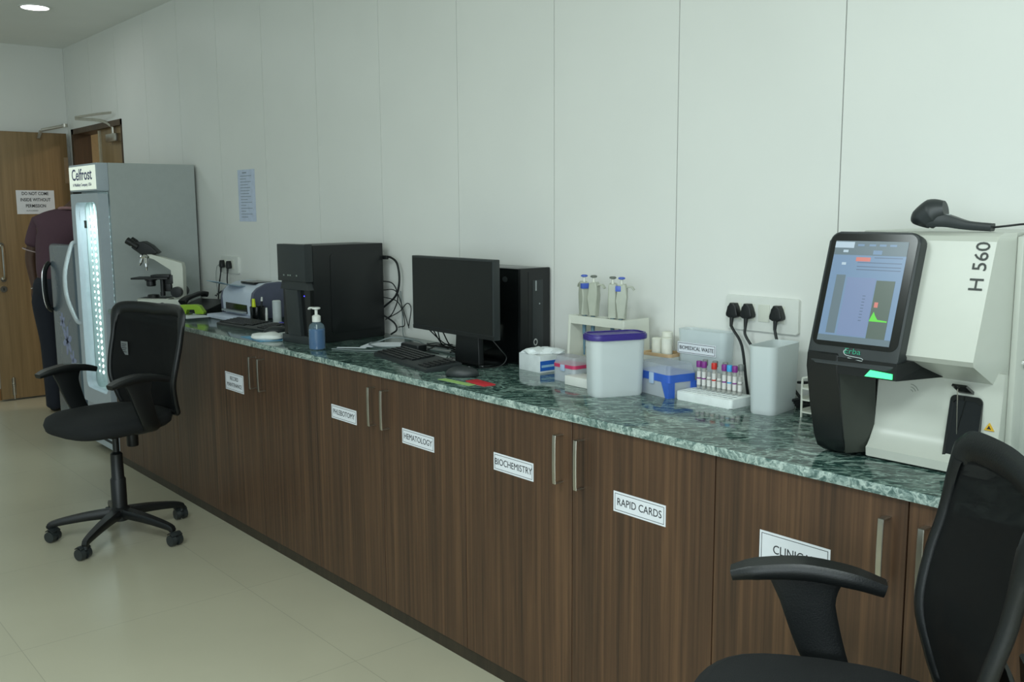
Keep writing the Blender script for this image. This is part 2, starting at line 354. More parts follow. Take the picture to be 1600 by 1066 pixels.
doors = {  # left seam: (right seam, handle side, label)
    -5.20: (-4.68, 'R', None), -4.68: (-4.1955, 'L', None), -4.1955: (-3.722, 'R', (['RECORD', 'MAINTENANCE'], -4.072, -3.886, .652, .733, .025)),
    -3.722: (-3.249, 'L', None), -3.249: (-2.778, 'R', (['PHLEBOTOMY'], -3.125, -2.947, .673, .726, .028)),
    -2.778: (-2.305, 'L', (['HEMATOLOGY'], -2.651, -2.468, .663, .715, .028)), -2.305: (-1.823, 'R', (['BIOCHEMISTRY'], -2.161, -1.982, .671, .725, .0285)),
    -1.823: (-1.341, 'L', (['RAPID CARDS'], -1.666, -1.489, .662, .717, .0285)), -1.341: (-.871, 'R', (['CLINICAL', 'PATHOLOGY'], -1.213, -1.036, .62, .728, .0285)),
    -.871: (-.40, 'L', None), -.40: (.07, 'R', None), .07: (.54, 'L', None), -5.59: (-5.20, 'R', None)}
units = [(-5.59, -5.20, 'single-door brown laminate base cabinet at the far end beside the tall glass-door fridge'),
    (-5.20, -4.1955, 'brown laminate base cabinet behind the left office chair'),
    (-4.1955, -3.249, 'brown laminate base cabinet with the two-line white label on its left door'),
    (-3.249, -2.305, 'brown laminate base cabinet with PHLEBOTOMY and HEMATOLOGY labels'),
    (-2.305, -1.341, 'brown laminate base cabinet with BIOCHEMISTRY and RAPID CARDS labels'),
    (-1.341, -.40, 'brown laminate base cabinet with the CLINICAL label on its left door'),
    (-.40, .54, 'brown laminate base cabinet at the near end, right of the black office chair')]
for a, b, lab in units:
    t = thing('base_cabinet', lab, 'cabinet', (a, 0, 0), 0, 'base cabinets under the green marble worktop')
    W = b-a
    bm = NB(); add_box(bm, (.001, .0195, .045), (W-.001, WY-.002, .8765)); obj('body', bm, M_cabd, t)
    bm = NB(); add_box(bm, (.0, .006, 0), (W, .03, .0445)); obj('plinth', bm, M_cabd, t)
    for d0, (d1_, side, lb) in doors.items():
        if d0 < a-1e-3 or d1_ > b+1e-3: continue
        g = .0007 if abs(d0+4.1955) < .01 else .0016; g2 = .0007 if abs(d1_+4.1955) < .01 else .0016
        bm = NB(); add_box(bm, (d0-a+g, 0, .0465), (d1_-a-g2, .0185, .874), bev=.0008, seg=1); dr = obj('door', bm, M_cab, t)
        hx = (d1_-.041 if side == 'R' else d0+.041)-a
        obj('handle', handle_bm(hx), M_steel, dr)
        if lb:
            L0, x0, x1, z0, z1, sz = lb
            lo = obj('label_sticker', label_bm(L0, x0-a, x1-a, z0, z1, sz), [M_paper, M_ink], dr)
# worktop
bm = NB(); add_box(bm, (-5.6, -.014, .877), (.62, WY-.001, ZT), 0, bev=.003)
for f in bm.faces:
    if f.normal.y < -.3 or f.calc_center_median().y < -.0125: f.material_index = 1
tag(obj('worktop', bm, [M_marble, M_medge]), 'long polished green marble worktop over the brown cabinets', 'countertop')

# ------------------------------------------------------------------ haematology analyser
M_anw = mat('analyser_white', (188, 191, 181), .3, var=.01)
M_ans = mat('analyser_grey_white', (150, 154, 144), .4, var=.01)
t = thing('hematology_analyzer', 'large white and black benchtop blood analyzer with tilted touch screen and green status light', 'lab machine', (-.955, .2, ZT))
# local: x -.195..+.195, y front negative, z 0..0.5
AX0, AX1 = -.195, .184
bm = NB()   # rear body
add_prism(bm, [(.055, .006), (.345, .006), (.345, .48), (.33, .497), (.055, .497)], AX0+.012, AX1-.001, 'x', 0, bev=.012, seg=4)
for x in (AX0+.05, AX1-.05):
    for y in (.0, .3): add_cyl(bm, (x, y, 0), (x, y, .008), .014)
obj('body', bm, M_anw, t)
bm = NB()   # lower front plinth with the lip
add_prism(bm, [(.06, .006), (-.050, .006), (-.052, .026), (-.030, .04), (-.012, .07), (-.005, .215), (.06, .215)], -.095, .171, 'x', 0, bev=.004)
obj('lower_front', bm, M_anw, t)
bm = NB()   # side strip right of the front
add_prism(bm, [(.058, .006), (.018, .006), (.012, .03), (.012, .49), (.058, .497)], .171, AX1, 'x', 0, bev=.004)
obj('side_column', bm, M_anw, t)
bm = NB()   # upper front cover: tilted face, chin facets and chamfered right side
def face_pts(z):                                          # y of the front face at height z
    return -.098+(z-.24)*.30
q = {}
ring = lambda z, y, x0, x1, c: [(x0, .056, z), (x0, y, z), (x1, y, z), (x1+c, .012, z), (x1+c, .056, z)]
rows = [ring(.192, -.006, -.095, .150, .020), ring(.236, -.092, -.05, .146, .024), ring(.247, -.100, -.045, .148, .022), ring(.480, -.030, -.045, .150, .020), ring(.490, -.020, -.045, .150, .020), ring(.497, .0, -.045, .150, .020)]
V = [[bm.verts.new(p) for p in r] for r in rows]
for a, b in zip(V, V[1:]):
    for i in range(5): bm.faces.new((a[i], a[(i+1) % 5], b[(i+1) % 5], b[i]))
bm.faces.new(V[0]); bm.faces.new(V[-1])
uc = obj('upper_cover', bm, M_anw, t, 25)
# model lettering runs up the cover
bm = NB(); up = Vector((0, .30, 1)).normalized(); n_ = Vector((0, -1, .30)).normalized()
add_text(bm, 'H 560', .039, Vector((.127, -.100+(.431-.247)*.30, .431))+n_*.0012, up, (-1, 0, 0), 0, ext=.0006, sx=1.05)
obj('model_lettering', bm, mat('dark_lettering', (50, 55, 52), .5, var=0), uc)
# black C-shaped side frame
bm = NB()
prof = [(-.030, .494), (-.100, .255), (-.1375, .236), (-.136, .205), (-.118, .12), (-.100, .045), (-.085, .018), (-.06, .004), (.0, .002), (.03, .004), (.03, .20), (.052, .215), (.052, .494)]
add_prism(bm, prof, AX0, AX0+.075, 'x', 0, bev=.006, seg=3)
obj('side_frame', bm, M_black, t)
bm = NB()   # smoked inner cheek between frame and white front
v = [(-.120, -.088, .012), (-.120, -.118, .14), (-.120, -.128, .205), (-.095, -.02, .20), (-.095, -.012, .06), (-.098, -.040, .012)]
A = [bm.verts.new(p) for p in v]; B = [bm.verts.new((p[0]-.012, p[1]+.012, p[2])) for p in v]
bm.faces.new(A); bm.faces.new(B[::-1])
for i in range(6): bm.faces.new((A[i], A[(i+1) % 6], B[(i+1) % 6], B[i]))
obj('inner_cheek', bm, mat('dark_olive_plastic', (52, 56, 50), .4), t)
# screen module: tilted slab with rounded top corners
tilt = math.atan2(.0705, .235)
sm = bpy.data.objects.new('screen_module', None)
def tl(p):   # slab local (x, depth, up) -> thing local
    x, d, u = p; return (x, -.139+d*math.cos(tilt)+u*math.sin(tilt)-.0, .215-d*math.sin(tilt)+u*math.cos(tilt))
bm = NB(); pts = rrect(-.195, 0, .012, .294, .022)
pts = [(x, y) if y > .05 else (x, y) for x, y in pts]
add_prism(bm, pts, 0, .034, 'y', 0, bev=.005, seg=3)
for vv in bm.verts: vv.co = tl((vv.co.x, vv.co.y, vv.co.z))
smo = obj('screen_housing', bm, M_dark, t)
bm = NB(); add_prism(bm, rrect(-.190, .040, .006, .289, .018), -.0012, .002, 'y', 0)
for vv in bm.verts: vv.co = tl((vv.co.x, vv.co.y, vv.co.z))
obj('bezel', bm, M_bgloss, smo)
def lcd(name, col, e, v=0): return mat(name, col, .25, var=v, emit=e, emcol=col)
L_bg = lcd('screen_blue', (100, 120, 146), .26); L_gr = lcd('screen_grey', (90, 102, 110), .22); L_dk = lcd('screen_chart_grey', (78, 88, 82), .2); L_pp = lcd('screen_lilac', (104, 116, 146), .27)
L_rd = lcd('screen_red', (176, 104, 98), .28); L_gn = lcd('screen_green', (84, 170, 60), .42); L_wh = lcd('screen_white', (150, 162, 174), .36); L_tx = lcd('screen_text', (84, 96, 116), .25)
bm = NB()
def R_(x0, x1, z0, z1, mi, k):   # screen fractions
    X = lambda f: -.178+f*.166; Z = lambda f: .050+f*.223
    add_box(bm, (X(x0), -.0016-.0002*k, Z(z0)), (X(x1), -.0010, Z(z1)), mi)
R_(0, 1, 0, 1, 0, 0); R_(0, 1, .86, 1, 1, 1); R_(0, .27, .93, .99, 6, 2); R_(.13, .2, .885, .91, 6, 2); R_(.55, .67, .87, .91, 0, 2)
for x in (.32, .48, .62, .76): R_(x, x+.09, .95, .97, 0, 2)
R_(.33, .53, .80, .84, 4, 1); R_(.14, .2, .76, .785, 6, 1)
for z in (.835, .785, .745, .715): R_(.36 if z < .8 else .58, .96, z, z+.008, 7, 1)
R_(.10, .23, .08, .66, 1, 1); R_(.26, .66, .07, .64, 3, 1); R_(.67, .92, .05, .62, 2, 2); R_(0, 1, 0, .06, 1, 3)
for i in range(9): R_(.52, .56, .22+.03*i, .228+.03*i, 7, 2)
R_(.70, .75, .36, .41, 4, 3)
X = lambda f: -.178+f*.166; Z = lambda f: .050+f*.223
vs = [bm.verts.new((X(a), -.0024, Z(b))) for a, b in ((.67, .225), (.91, .225), (.91, .237), (.78, .245), (.74, .285), (.715, .32), (.69, .27))]
bm.faces.new(vs).material_index = 5
for vv in bm.verts: vv.co = tl((vv.co.x, vv.co.y, vv.co.z))
obj('display', bm, [L_bg, L_gr, L_dk, L_pp, L_rd, L_gn, L_wh, L_tx], smo)
bm = NB(); upv = Vector(tl((0, 0, 1)))-Vector(tl((0, 0, 0))); nv = Vector((0, -1, .3)).normalized()
add_text(bm, 'Erba', .017, Vector(tl((-.090, -.0015, .032))), (1, 0, 0), upv, 0, ext=.0003, sx=1.25)
add_tube(bm, [Vector(tl(p)) for p in ((-.104, -.0015, .036), (-.110, -.0015, .031), (-.102, -.0015, .023), (-.068, -.0015, .020), (-.064, -.0015, .015), (-.074, -.0015, .015), (-.098, -.0015, .018))], .0007, 6, 4, mi=1)
obj('logo', bm, [mat('teal_print', (40, 140, 110), .5, var=0), mat('silver_print', (190, 200, 200), .4, var=0)], smo)
# chin under the screen, with green status light
bm = NB()
v = [(-.120, -.136, .196), (.012, -.136, .196), (.012, -.136, .232), (-.120, -.137, .232), (-.095, -.012, .200), (.052, -.016, .196), (.040, -.01, .235), (-.12, -.01, .235)]
V = [bm.verts.new(p) for p in v]
for f in ((0, 1, 2, 3), (4, 7, 6, 5), (0, 4, 5, 1), (2, 6, 7, 3), (0, 3, 7, 4), (1, 5, 6, 2)): bm.faces.new([V[i] for i in f])
obj('chin', bm, M_black, t, 20)
bm = NB(); vs = [(-.056, .199), (.004, .199), (.004, .210), (-.044, .213)]
add_prism(bm, vs, -.1400, -.134, 'y', 0, bev=.0006, seg=1); obj('status_light', bm, mat('green_status_light', (70, 235, 140), .4, var=0, emit=1.0), t)
# sampling recess, flap and needle, hazard sign, key lock, contactless mark
bm = NB()
add_ring(bm, rrect(.068, .010, .134, .162, .012), rrect(.074, .016, .128, .152, .010), -.012, .0, 'y'); add_prism(bm, rrect(.069, .011, .133, .161, .011), -.007, .0, 'y')
for vv in bm.verts: vv.co.y -= max(0, .07-vv.co.z)*.55
obj('sampling_recess', bm, M_bgloss, t)
bm = NB(); add_prism(bm, [(-.008, .166), (-.046, .186), (-.042, .190), (-.004, .171)], .084, .114, 'x'); add_cyl(bm, (.090, -.03, .178), (.090, -.022, .075), .0012, .0008, 8, 1); obj('needle_flap', bm, [M_bgloss, M_steel], t)
bm = NB(); add_prism(bm, [(.140, .098), (.160, .098), (.150, .114)], -.0135, -.0085, 'y'); add_lathe(bm, [(.0026, -.0139), (.0026, -.0125)], (.150, 0, .1035), 12, 1, 'y')
for a in (90, 210, 330): add_box(bm, (.150+.0035*math.cos(math.radians(a))-.001, -.0139, .1035+.0035*math.sin(math.radians(a))-.001), (.150+.0035*math.cos(math.radians(a))+.001, -.013, .1035+.0035*math.sin(math.radians(a))+.001), 1)
obj('hazard_sign', bm, [mat('yellow_print', (214, 170, 40), .5), M_ink], t)
bm = NB(); add_lathe(bm, [(.012, .1815), (.012, .187), (.009, .188)], (0, .060, .232), 20, 0, 'x'); add_lathe(bm, [(.0075, .1875), (.0075, .1895)], (0, .060, .232), 20, 1, 'x'); obj('lock', bm, [M_chrome, M_black], t)
bm = NB()
for k in range(3):
    rr = .006+.006*k; add_tube(bm, [(-.02+rr*math.cos(a), -.0085+rr*math.sin(a)*.0, .152+rr*math.sin(a)) for a in [math.radians(20+14*i) for i in range(6)]], .0007, 6, 3)
obj('contactless_mark', bm, M_ans, t)

# barcode scanner lying on the analyser
t = thing('barcode_scanner', 'black handheld barcode scanner lying on top of the white analyzer', 'barcode scanner', (-.94, .245, ZT+.4975), .12)
bm = NB()
add_tube(bm, [(-.055, 0, .012), (-.05, 0, .024), (-.03, 0, .040), (-.005, 0, .046)], [.018, .028, .030, .019], 18, 6)
for v in bm.verts: v.co.z = max(v.co.z, .002)
add_sweep(bm, [(-.035, 0, .026), (.0, 0, .022), (.04, 0, .013), (.09, 0, .009)], [.024, .017, .014, .015], (0, 1, 0), [.034, .026, .018, .016], 5)
obj('scanner_body', bm, M_dark, t, 50)
bm = NB(); add_box(bm, (-.006, -.012, .024), (.004, .012, .036), bev=.001); obj('scan_window', bm, mat('scan_window_grey', (150, 156, 156), .2), t)
bm = NB(); add_tube(bm, [(.09, 0, .009), (.115, .0, .012), (.15, .02, .016), (.170, .06, .010), (.160, .15, .005), (.12, .26, .004)], .0022, 8); obj('cord', bm, M_rubber, t)

# ------------------------------------------------------------------ office chairs
M_mesh = see_through('black_chair_mesh', (20, 23, 24), .02, .8)
def make_chair(label, loc, rz, raise_, base_rot=0, arm_dz=0, back_dz=0):
    t = thing('office_chair', label, 'chair', loc, rz, 'black mesh-back office chairs'); H = .46+raise_
    bm = NB(); add_lathe(bm, [(.030, .075), (.042, .08), (.045, .13), (.034, .14)], seg=24)
    for k in range(5):
        a = base_rot+k*2*PI/5; c, s = math.cos(a), math.sin(a)
        add_sweep(bm, [(c*.03, s*.03, .112), (c*.16, s*.16, .100), (c*.285, s*.285, .078), (c*.298, s*.298, .060)], [.026, .020, .014, .012], (-s, c, 0), [.04, .034, .026, .02], 4)
    obj('star_base', bm, M_black, t)
    for k in range(5):
        a = base_rot+k*2*PI/5; c, s = math.cos(a), math.sin(a); px, py = c*.298, s*.298
        bm = NB(); b = a+1.1+k*1.7; u = Vector((math.cos(b), math.sin(b), 0)); ctr = Vector((px, py, .027))+Vector((-u.y, u.x, 0))*.016
        for sgn in (-1, 1): add_cyl(bm, ctr+u*sgn*.007, ctr+u*sgn*.027, .0265, .024, 20)
        add_cyl(bm, ctr-u*.008, ctr+u*.008, .019, .019, 12); add_sweep(bm, [ctr+Vector((-u.y, u.x, 0))*-.018+Vector((0, 0, .024)), ctr+Vector((0, 0, .033)), ctr+Vector((-u.y, u.x, 0))*.02+Vector((0, 0, .022))], .026, u, .005, 4)
        add_cyl(bm, (px, py, .045), (px, py, .072), .008); obj('caster', bm, M_dark, t)
    bm = NB(); add_lathe(bm, [(.033, .10), (.033, .24+raise_*.3), (.030, .245+raise_*.3), (.027, .25+raise_*.3), (.026, .33+raise_*.6), (.022, .335+raise_*.6), (.014, .34+raise_*.6), (.014, H-.06)], seg=20); obj('gas_column', bm, M_black, t)
    bm = NB(); add_box(bm, (-.10, -.10, H-.065), (.10, .13, H-.035), bev=.008); add_box(bm, (-.05, -.05, H-.085), (.05, .10, H-.06), bev=.008); obj('tilt_mechanism', bm, M_black, t)
    bm = NB(); add_lathe(bm, [(.024, H-.145), (.026, H-.14), (.026, H-.085)], (0.0, .085, 0), 16); obj('tension_knob', bm, M_black, t)
    bm = NB(); add_tube(bm, [(-.05, -.03, H-.06), (-.16, -.05, H-.065), (-.22, -.06, H-.085)], .007, 8); add_sweep(bm, [(-.215, -.06, H-.083), (-.265, -.07, H-.095)], .014, (0, 1, 0), .01, 0); obj('height_lever', bm, M_dark, t)
    # seat cushion: superellipse slab, thick waterfall front
    bm = NB(); n = 40; rings = []
    for zz, sc in ((-.038, .80), (-.036, .90), (-.022, .975), (0, 1.0), (.018, .975), (.030, .88), (.036, .6), (.037, .2)):
        r = []
        for i in range(n):
            a = 2*PI*i/n; ca, sa = math.cos(a), math.sin(a); e = .62
            x = .245*sc*abs(ca)**e*(1 if ca > 0 else -1); y = .235*sc*abs(sa)**e*(1 if sa > 0 else -1)
            z = H+zz-.9*max(0, -y-.12)**2*1.6-.15*max(0, .1-abs(x))*(.1-abs(x))
            r.append(bm.verts.new((x*(1-.10*max(0, y/.235)), y-.02, z)))
        rings.append(r)
    for a, b in zip(rings, rings[1:]):
        for i in range(n): bm.faces.new((a[i], a[(i+1) % n], b[(i+1) % n], b[i]))
    bm.faces.new(rings[0][::-1]); bm.faces.new(rings[-1]); obj('seat', bm, M_cloth, t, 60)
    # back: curved frame, mesh, lumbar bar
    def yb(z):   # depth of back surface by height above the seat
        h = z-H; return .235-.035*math.exp(-((h-.14)/.12)**2)+.13*max(0, h-.22)**1.15
    def wid(h): return .185+.055*min(1, max(0, h/.22)) if h < .22 else .24-.012*max(0, h-.22)/.3
    def yx(x, z): return yb(z)-1.0*x*x
    z0, z1 = H+.01, H+.455+back_dz
    prof = [(0, z1+.004), (.10, z1+.008), (.195, z1+.008), (.232, z1-.004), (.242, z1-.03), (.243, z1-.12), (.240, H+.24), (.228, H+.15), (.212, H+.07), (.205, H+.03), (.190, z0-.002), (.09, z0-.008), (0, z0-.008)]
    loop = prof+[(-x, z) for x, z in prof[::-1][1:-1]]
    P = [Vector((x, yx(x, z), z)) for x, z in loop]; P = smooth_path(P+[P[0]], 4)[:-1]
    bm = NB(); N_ = len(P); rg = []
    for i, p in enumerate(P):
        d = (P[(i+1) % N_]-P[i-1]).normalized(); bk = Vector((0, 1, 0)); u = d.cross(bk).normalized()
        top = max(0, (p.z-(z1-.10))/.1); hw = .013+.016*min(1, top)
        rg.append([bm.verts.new(p+u*hw*math.cos(j*PI/4)*1.0+bk*.013*math.sin(j*PI/4)) for j in range(8)])
    for i in range(N_):
        a, b = rg[i], rg[(i+1) % N_]
        for j in range(8): bm.faces.new((a[j], a[(j+1) % 8], b[(j+1) % 8], b[j]))
    obj('back_frame', bm, M_black, t, 60)
    bm = NB(); g = []
    for j in range(15):
        z = z0+.005+(z1-z0-.01)*j/14; hw = None
        for (xa, za), (xb, zb) in zip(prof, prof[1:]):
            if za >= z >= zb and xa > .15: hw = xa+(xb-xa)*(za-z)/(za-zb); break
        hw = (hw or .19)-.008
        g.append([bm.verts.new((hw*(i/8-1), yx(hw*(i/8-1), z)-.004, z)) for i in range(17)])
    for a, b in zip(g, g[1:]):
        for i in range(16): bm.faces.new((a[i], a[i+1], b[i+1], b[i]))
    r_ = bmesh.ops.solidify(bm, geom=bm.faces[:], thickness=.003); obj('back_mesh', bm, M_mesh, t, 60)
    bm = NB(); add_sweep(bm, [(-.19, yx(.19, H+.15)+.02, H+.15), (-.1, yb(H+.15)+.025, H+.14), (.1, yb(H+.15)+.025, H+.14), (.19, yx(.19, H+.15)+.02, H+.15)], .03, (0, 0, 1), .012, 4)
    add_sweep(bm, [(0, .08, H-.05), (0, .22, H-.05), (0, .282, H-.01), (0, .27, H+.16)], .035, (1, 0, 0), .016, 5); obj('back_support', bm, M_black, t)
    for sgn, nm in ((-1, 'armrest'), (1, 'armrest')):
        bm = NB(); x = sgn*.262; A_ = H+.205+arm_dz
        add_sweep(bm, [(x, -.185, A_-.016), (x, -.14, A_-.004), (x, -.055, A_+.005), (x, .03, A_-.004), (x, .09, A_-.020)], [.020, .029, .029, .027, .021], (1, 0, 0), [.020, .028, .032, .030, .024], 5)
        add_sweep(bm, [(x, -.05, A_-.006), (x*1.0, -.045, A_-.06), (x*.98, -.01, A_-.17), (x*.9, .02, H-.02), (x*.62, .03, H-.05), (x*.3, .03, H-.05)], [.07, .050, .042, .042, .038, .03], (0, 1, 0), [.016, .022, .022, .02, .014, .012], 5)
        obj(nm, bm, M_black, t, 50)
    return t
ch = make_chair('black mesh-back office chair standing on the floor at the left', (-4.29, -.43, 0), math.radians(16), .085, math.radians(-118-16))
H0 = .545
bm = NB(); add_box(bm, (-.165, -.0015, 0), (-.115, .0, .062)); 
for k in range(5): add_box(bm, (-.158, -.002, .012+.009*k), (-.124-.006*(k % 2), -.0012, .015+.009*k), 1)
obj('care_label', bm, [mat('worn_label', (120, 124, 124), .7), M_ink], ch, loc=(-.03, .190, H0+.245))
make_chair('black mesh-back office chair cut off by the right edge, before the white analyzer', (-.753, -.437, 0), math.radians(-56), .137, .4, -.028, -.018)

# ------------------------------------------------------------------ tall glass-door fridge
t = thing('display_fridge', 'tall grey glass-door display fridge with lit white header panel', 'fridge', (-5.88, 0, 0))
x0, x1 = -.255, .25; TOP = 1.725
bm = NB()
for a in ((x0, x0+.03, .045, .545, .1, TOP), (x1-.03, x1, .045, .545, .1, TOP), (x0+.03, x1-.03, .52, .545, .1, TOP), (x0+.03, x1-.03, .046, .52, .10, .36), (x0+.03, x1-.03, .046, .52, 1.56, TOP)): add_box(bm, (a[0], a[2], a[4]), (a[1], a[3], a[5]))
obj('cabinet', bm, M_frs, t)
bm = NB(); add_box(bm, (x0, -.02, 1.568), (x1, .045, TOP), bev=.006); hd = obj('header', bm, M_fr, t)
bm = NB(); add_box(bm, (x0+.012, -.024, 1.578), (x1-.012, -.0195, TOP-.012), 0, bev=.0015, seg=1); sg = obj('light_panel', bm, mat('lit_panel', (222, 232, 218), .5, var=.03, emit=.42), hd)
bm = NB(); add_text(bm, 'Celfrost', .092, (-.005, -.0245, 1.662), mi=0, sx=1.22, bold=.0012); add_text(bm, 'A Middleby Company, USA', .026, (-.005, -.0245, 1.606), mi=0, sx=1.2); obj('lettering', bm, mat('navy_print', (46, 54, 110), .5, var=0), hd)
# door with rounded window
bm = NB(); zA, zB = .30, 1.556
add_ring(bm, rrect(x0, zA, x1, zB, .012), rrect(x0+.075, zA+.09, x1-.04, zB-.05, .05), -.02, .035, 'y'); dr = obj('door', bm, M_fr, t)
bm = NB(); add_prism(bm, rrect(x0+.072, zA+.087, x1-.037, zB-.047, .05), .004, .010, 'y'); obj('glass_pane', bm, M_glass, dr)
bm = NB(); add_tube(bm, [(x0+.03, -.02, 1.27), (x0+.03, -.045, 1.25), (x0+.03, -.085, 1.12), (x0+.03, -.095, 1.02), (x0+.03, -.085, .92), (x0+.03, -.045, .80), (x0+.03, -.02, .775)], .012, 10); obj('door_handle', bm, mat('pale_grey_handle', (190, 198, 202), .35), dr)
bm = NB(); add_box(bm, (x0+.045, .0015, 1.40), (x0+.075, .003, 1.48)); obj('sticker', bm, mat('sticker_grey', (96, 110, 104), .6), dr)
bm = NB(); add_box(bm, (x0+.16, .0, 1.355), (x0+.20, .0035, 1.40)); obj('sticker', bm, mat('sticker_dark', (50, 62, 60), .6), dr)
bm = NB(); add_box(bm, (x0+.005, -.005, .05), (x1-.005, .045, .292), bev=.004)
for k in range(5): add_box(bm, (x0+.05, -.008, .09+.035*k), (x1-.05, -.004, .105+.035*k), 1)
obj('kick_grille', bm, [M_fr, M_ink], t)
for x in (x0+.05, x1-.05):
    for y in (.1, .48): bm = NB(); add_cyl(bm, (x, y, 0), (x, y, .10), .02); obj('foot', bm, M_black, t)
bm = NB(); M_lin = mat('fridge_lining', (205, 222, 222), .5, var=.01)
add_box(bm, (x0+.0305, .50, .361), (x1-.0305, .519, 1.559)); add_box(bm, (x0+.031, .05, .36), (x0+.036, .5, 1.56)); add_box(bm, (x1-.036, .05, .36), (x1-.031, .5, 1.56)); add_box(bm, (x0+.03, .05, .361), (x1-.03, .5, .366)); obj('lining', bm, M_lin, t)
M_led = mat('led', (235, 255, 250), .5, var=0, emit=14); M_led_and_refl = mat('led_weak_and_reflection', (200, 235, 235), .5, var=0, emit=3.5)
def leds(x, y, n, s, m, zb=.48, zt=1.42, nx=(0, -1, 0)):
    bm = NB(); add_box(bm, (x-.006, y, .42), (x+.006, y+.006, 1.5), 1)
    for k in range(n):
        z = zb+(zt-zb)*k/(n-1); add_lathe(bm, [(s, y-.003), (s, y)], (x, 0, z), 10, 0, 'y')
    return obj('led_strip_or_reflection', bm, [m, M_lin], t)
leds(x0+.165, .055, 26, .0085, M_led); leds(x0+.095, .055, 26, .0058, M_led_and_refl); leds(x1-.06, .055, 26, .006, M_led_and_refl)  # weak left column imitates the LEDs' reflection as a glowing strip of its own
for z in (.62, .86, 1.10, 1.32):
    bm = NB()
    for k in range(12): add_cyl(bm, (x0+.045+k*.0375, .13, z), (x0+.045+k*.0375, .49, z), .0018, seg=6)
    for y in (.13, .49): add_cyl(bm, (x0+.037, y, z), (x1-.037, y, z), .003, seg=6)
    obj('wire_shelf', bm, M_white, t)
l = area('fridge_lamp', (-5.88, .14, 1.5), 1.6, .2, (.85, 1, 1))

# small floral fridge beyond it
t = thing('small_fridge', 'shorter grey fridge with pale flower print and black loop handle behind the display fridge', 'fridge', (-6.56, .03, 0))
bm = NB(); add_box(bm, (-.27, .05, .03), (.27, .50, 1.235), bev=.02, seg=3); obj('cabinet', bm, mat('fridge_steel_grey', (84, 96, 104), .35, var=.04), t)
bm = NB(); add_box(bm, (-.272, -.015, .06), (.272, .045, 1.245), bev=.03, seg=5); dr = obj('door', bm, mat('fridge_slate', (84, 98, 108), .22, var=.05), t)
def petal(cx, cz, r, n, a0):
    for k in range(n):
        a = a0+2*PI*k/n; pts = []
        for i in range(9):
            u = i/8*PI; pts.append((cx+math.cos(a)*r*(.5-.5*math.cos(u))*1.0-math.sin(a)*r*.22*math.sin(u), cz+math.sin(a)*r*(.5-.5*math.cos(u))+math.cos(a)*r*.22*math.sin(u)))
        for i in range(7, 0, -1):
            u = i/8*PI; pts.append((cx+math.cos(a)*r*(.5-.5*math.cos(u))+math.sin(a)*r*.22*math.sin(u), cz+math.sin(a)*r*(.5-.5*math.cos(u))-math.cos(a)*r*.22*math.sin(u)))
        add_prism(bm, pts, -.0158, -.0145, 'y')
bm = NB(); petal(.02, .62, .10, 6, .3); petal(.12, .50, .07, 5, .1); petal(-.06, .74, .06, 6, .5); add_tube(bm, [(.02, -.015, .62), (-.03, -.015, .72), (-.10, -.015, .80), (-.16, -.015, .78)], .0012, 6); add_tube(bm, [(.0, -.015, .64), (.08, -.015, .74), (.15, -.015, .78)], .0012, 6)
obj('flower_print', bm, mat('lavender_print', (140, 148, 182), .5), dr)
bm = NB(); pts = [(-.25, -.018, .80), (-.25, -.04, .82), (-.25, -.054, .88), (-.25, -.058, .97), (-.25, -.054, 1.05), (-.25, -.036, 1.10), (-.25, -.018, 1.12)]
add_tube(bm, pts, .016, 10); hd = obj('door_handle', bm, M_bgloss, dr)
bm = NB(); add_tube(bm, [(p[0], p[1]-.014, p[2]) for p in pts], .004, 8); obj('handle_trim', bm, M_chrome, hd)

# ------------------------------------------------------------------ things on the worktop
def pt(x, y, z=ZT): return (x, y, z)
# microscope, seen side on: local +x points to the arm
t = thing('microscope', 'white and black binocular microscope on the worktop beside the display fridge', 'microscope', (-5.38, .235, ZT), math.radians(49.4))
bm = NB(); add_prism(bm, rrect(-.14, -.075, .125, .075, .03), 0, .060, 'z', bev=.006); add_prism(bm, [(-.14, .060), (.03, .060), (.05, .064), (-.13, .066)], -.06, .06, 'y'); obj('base', bm, M_wgloss, t)
bm = NB(); add_box(bm, (-.135, -.06, .060), (.03, .06, .066), bev=.002); add_lathe(bm, [(.036, .066), (.030, .082), (.018, .084)], (-.065, 0, 0)); obj('illuminator', bm, M_black, t)
bm = NB(); add_prism(bm, [(.055, .055), (.115, .055), (.118, .235), (.112, .262), (-.055, .312), (-.11, .312), (-.115, .300), (-.04, .288), (.055, .225)], -.028, .028, 'y', bev=.005, seg=3); obj('arm', bm, M_wgloss, t)
bm = NB()
for y in (-.052, .052): add_lathe(bm, [(.012, y-.022), (.030, y-.020), (.030, y+.012), (.012, y+.016)], (.088, 0, .100), 24, 0, 'y')
for y in (-.078,): add_lathe(bm, [(.017, y-.010), (.018, y), (.012, y+.012)], (.01, 0, .026), 20, 0, 'y')
obj('focus_knob', bm, M_black, t)
bm = NB(); add_box(bm, (.065, -.082, .016), (.085, -.0755, .030), bev=.001); obj('power_switch', bm, M_black, t)
bm = NB(); add_box(bm, (-.165, -.065, .172), (.04, .065, .182), bev=.002); add_box(bm, (-.06, -.045, .182), (.045, .045, .196), bev=.002); obj('stage', bm, M_black, t)
bm = NB(); add_lathe(bm, [(.022, .130), (.026, .135), (.026, .160), (.034, .164), (.034, .172)], (-.075, 0, 0)); add_box(bm, (-.02, -.012, .10), (.04, .012, .172), bev=.003); add_box(bm, (.02, -.03, .145), (.06, .03, .195), bev=.003); obj('condenser', bm, M_black, t)
bm = NB(); add_cyl(bm, (.0, -.03, .175), (.0, -.03, .09), .010); add_cyl(bm, (.0, -.03, .10), (.0, -.03, .078), .014); obj('stage_knob', bm, M_black, t)
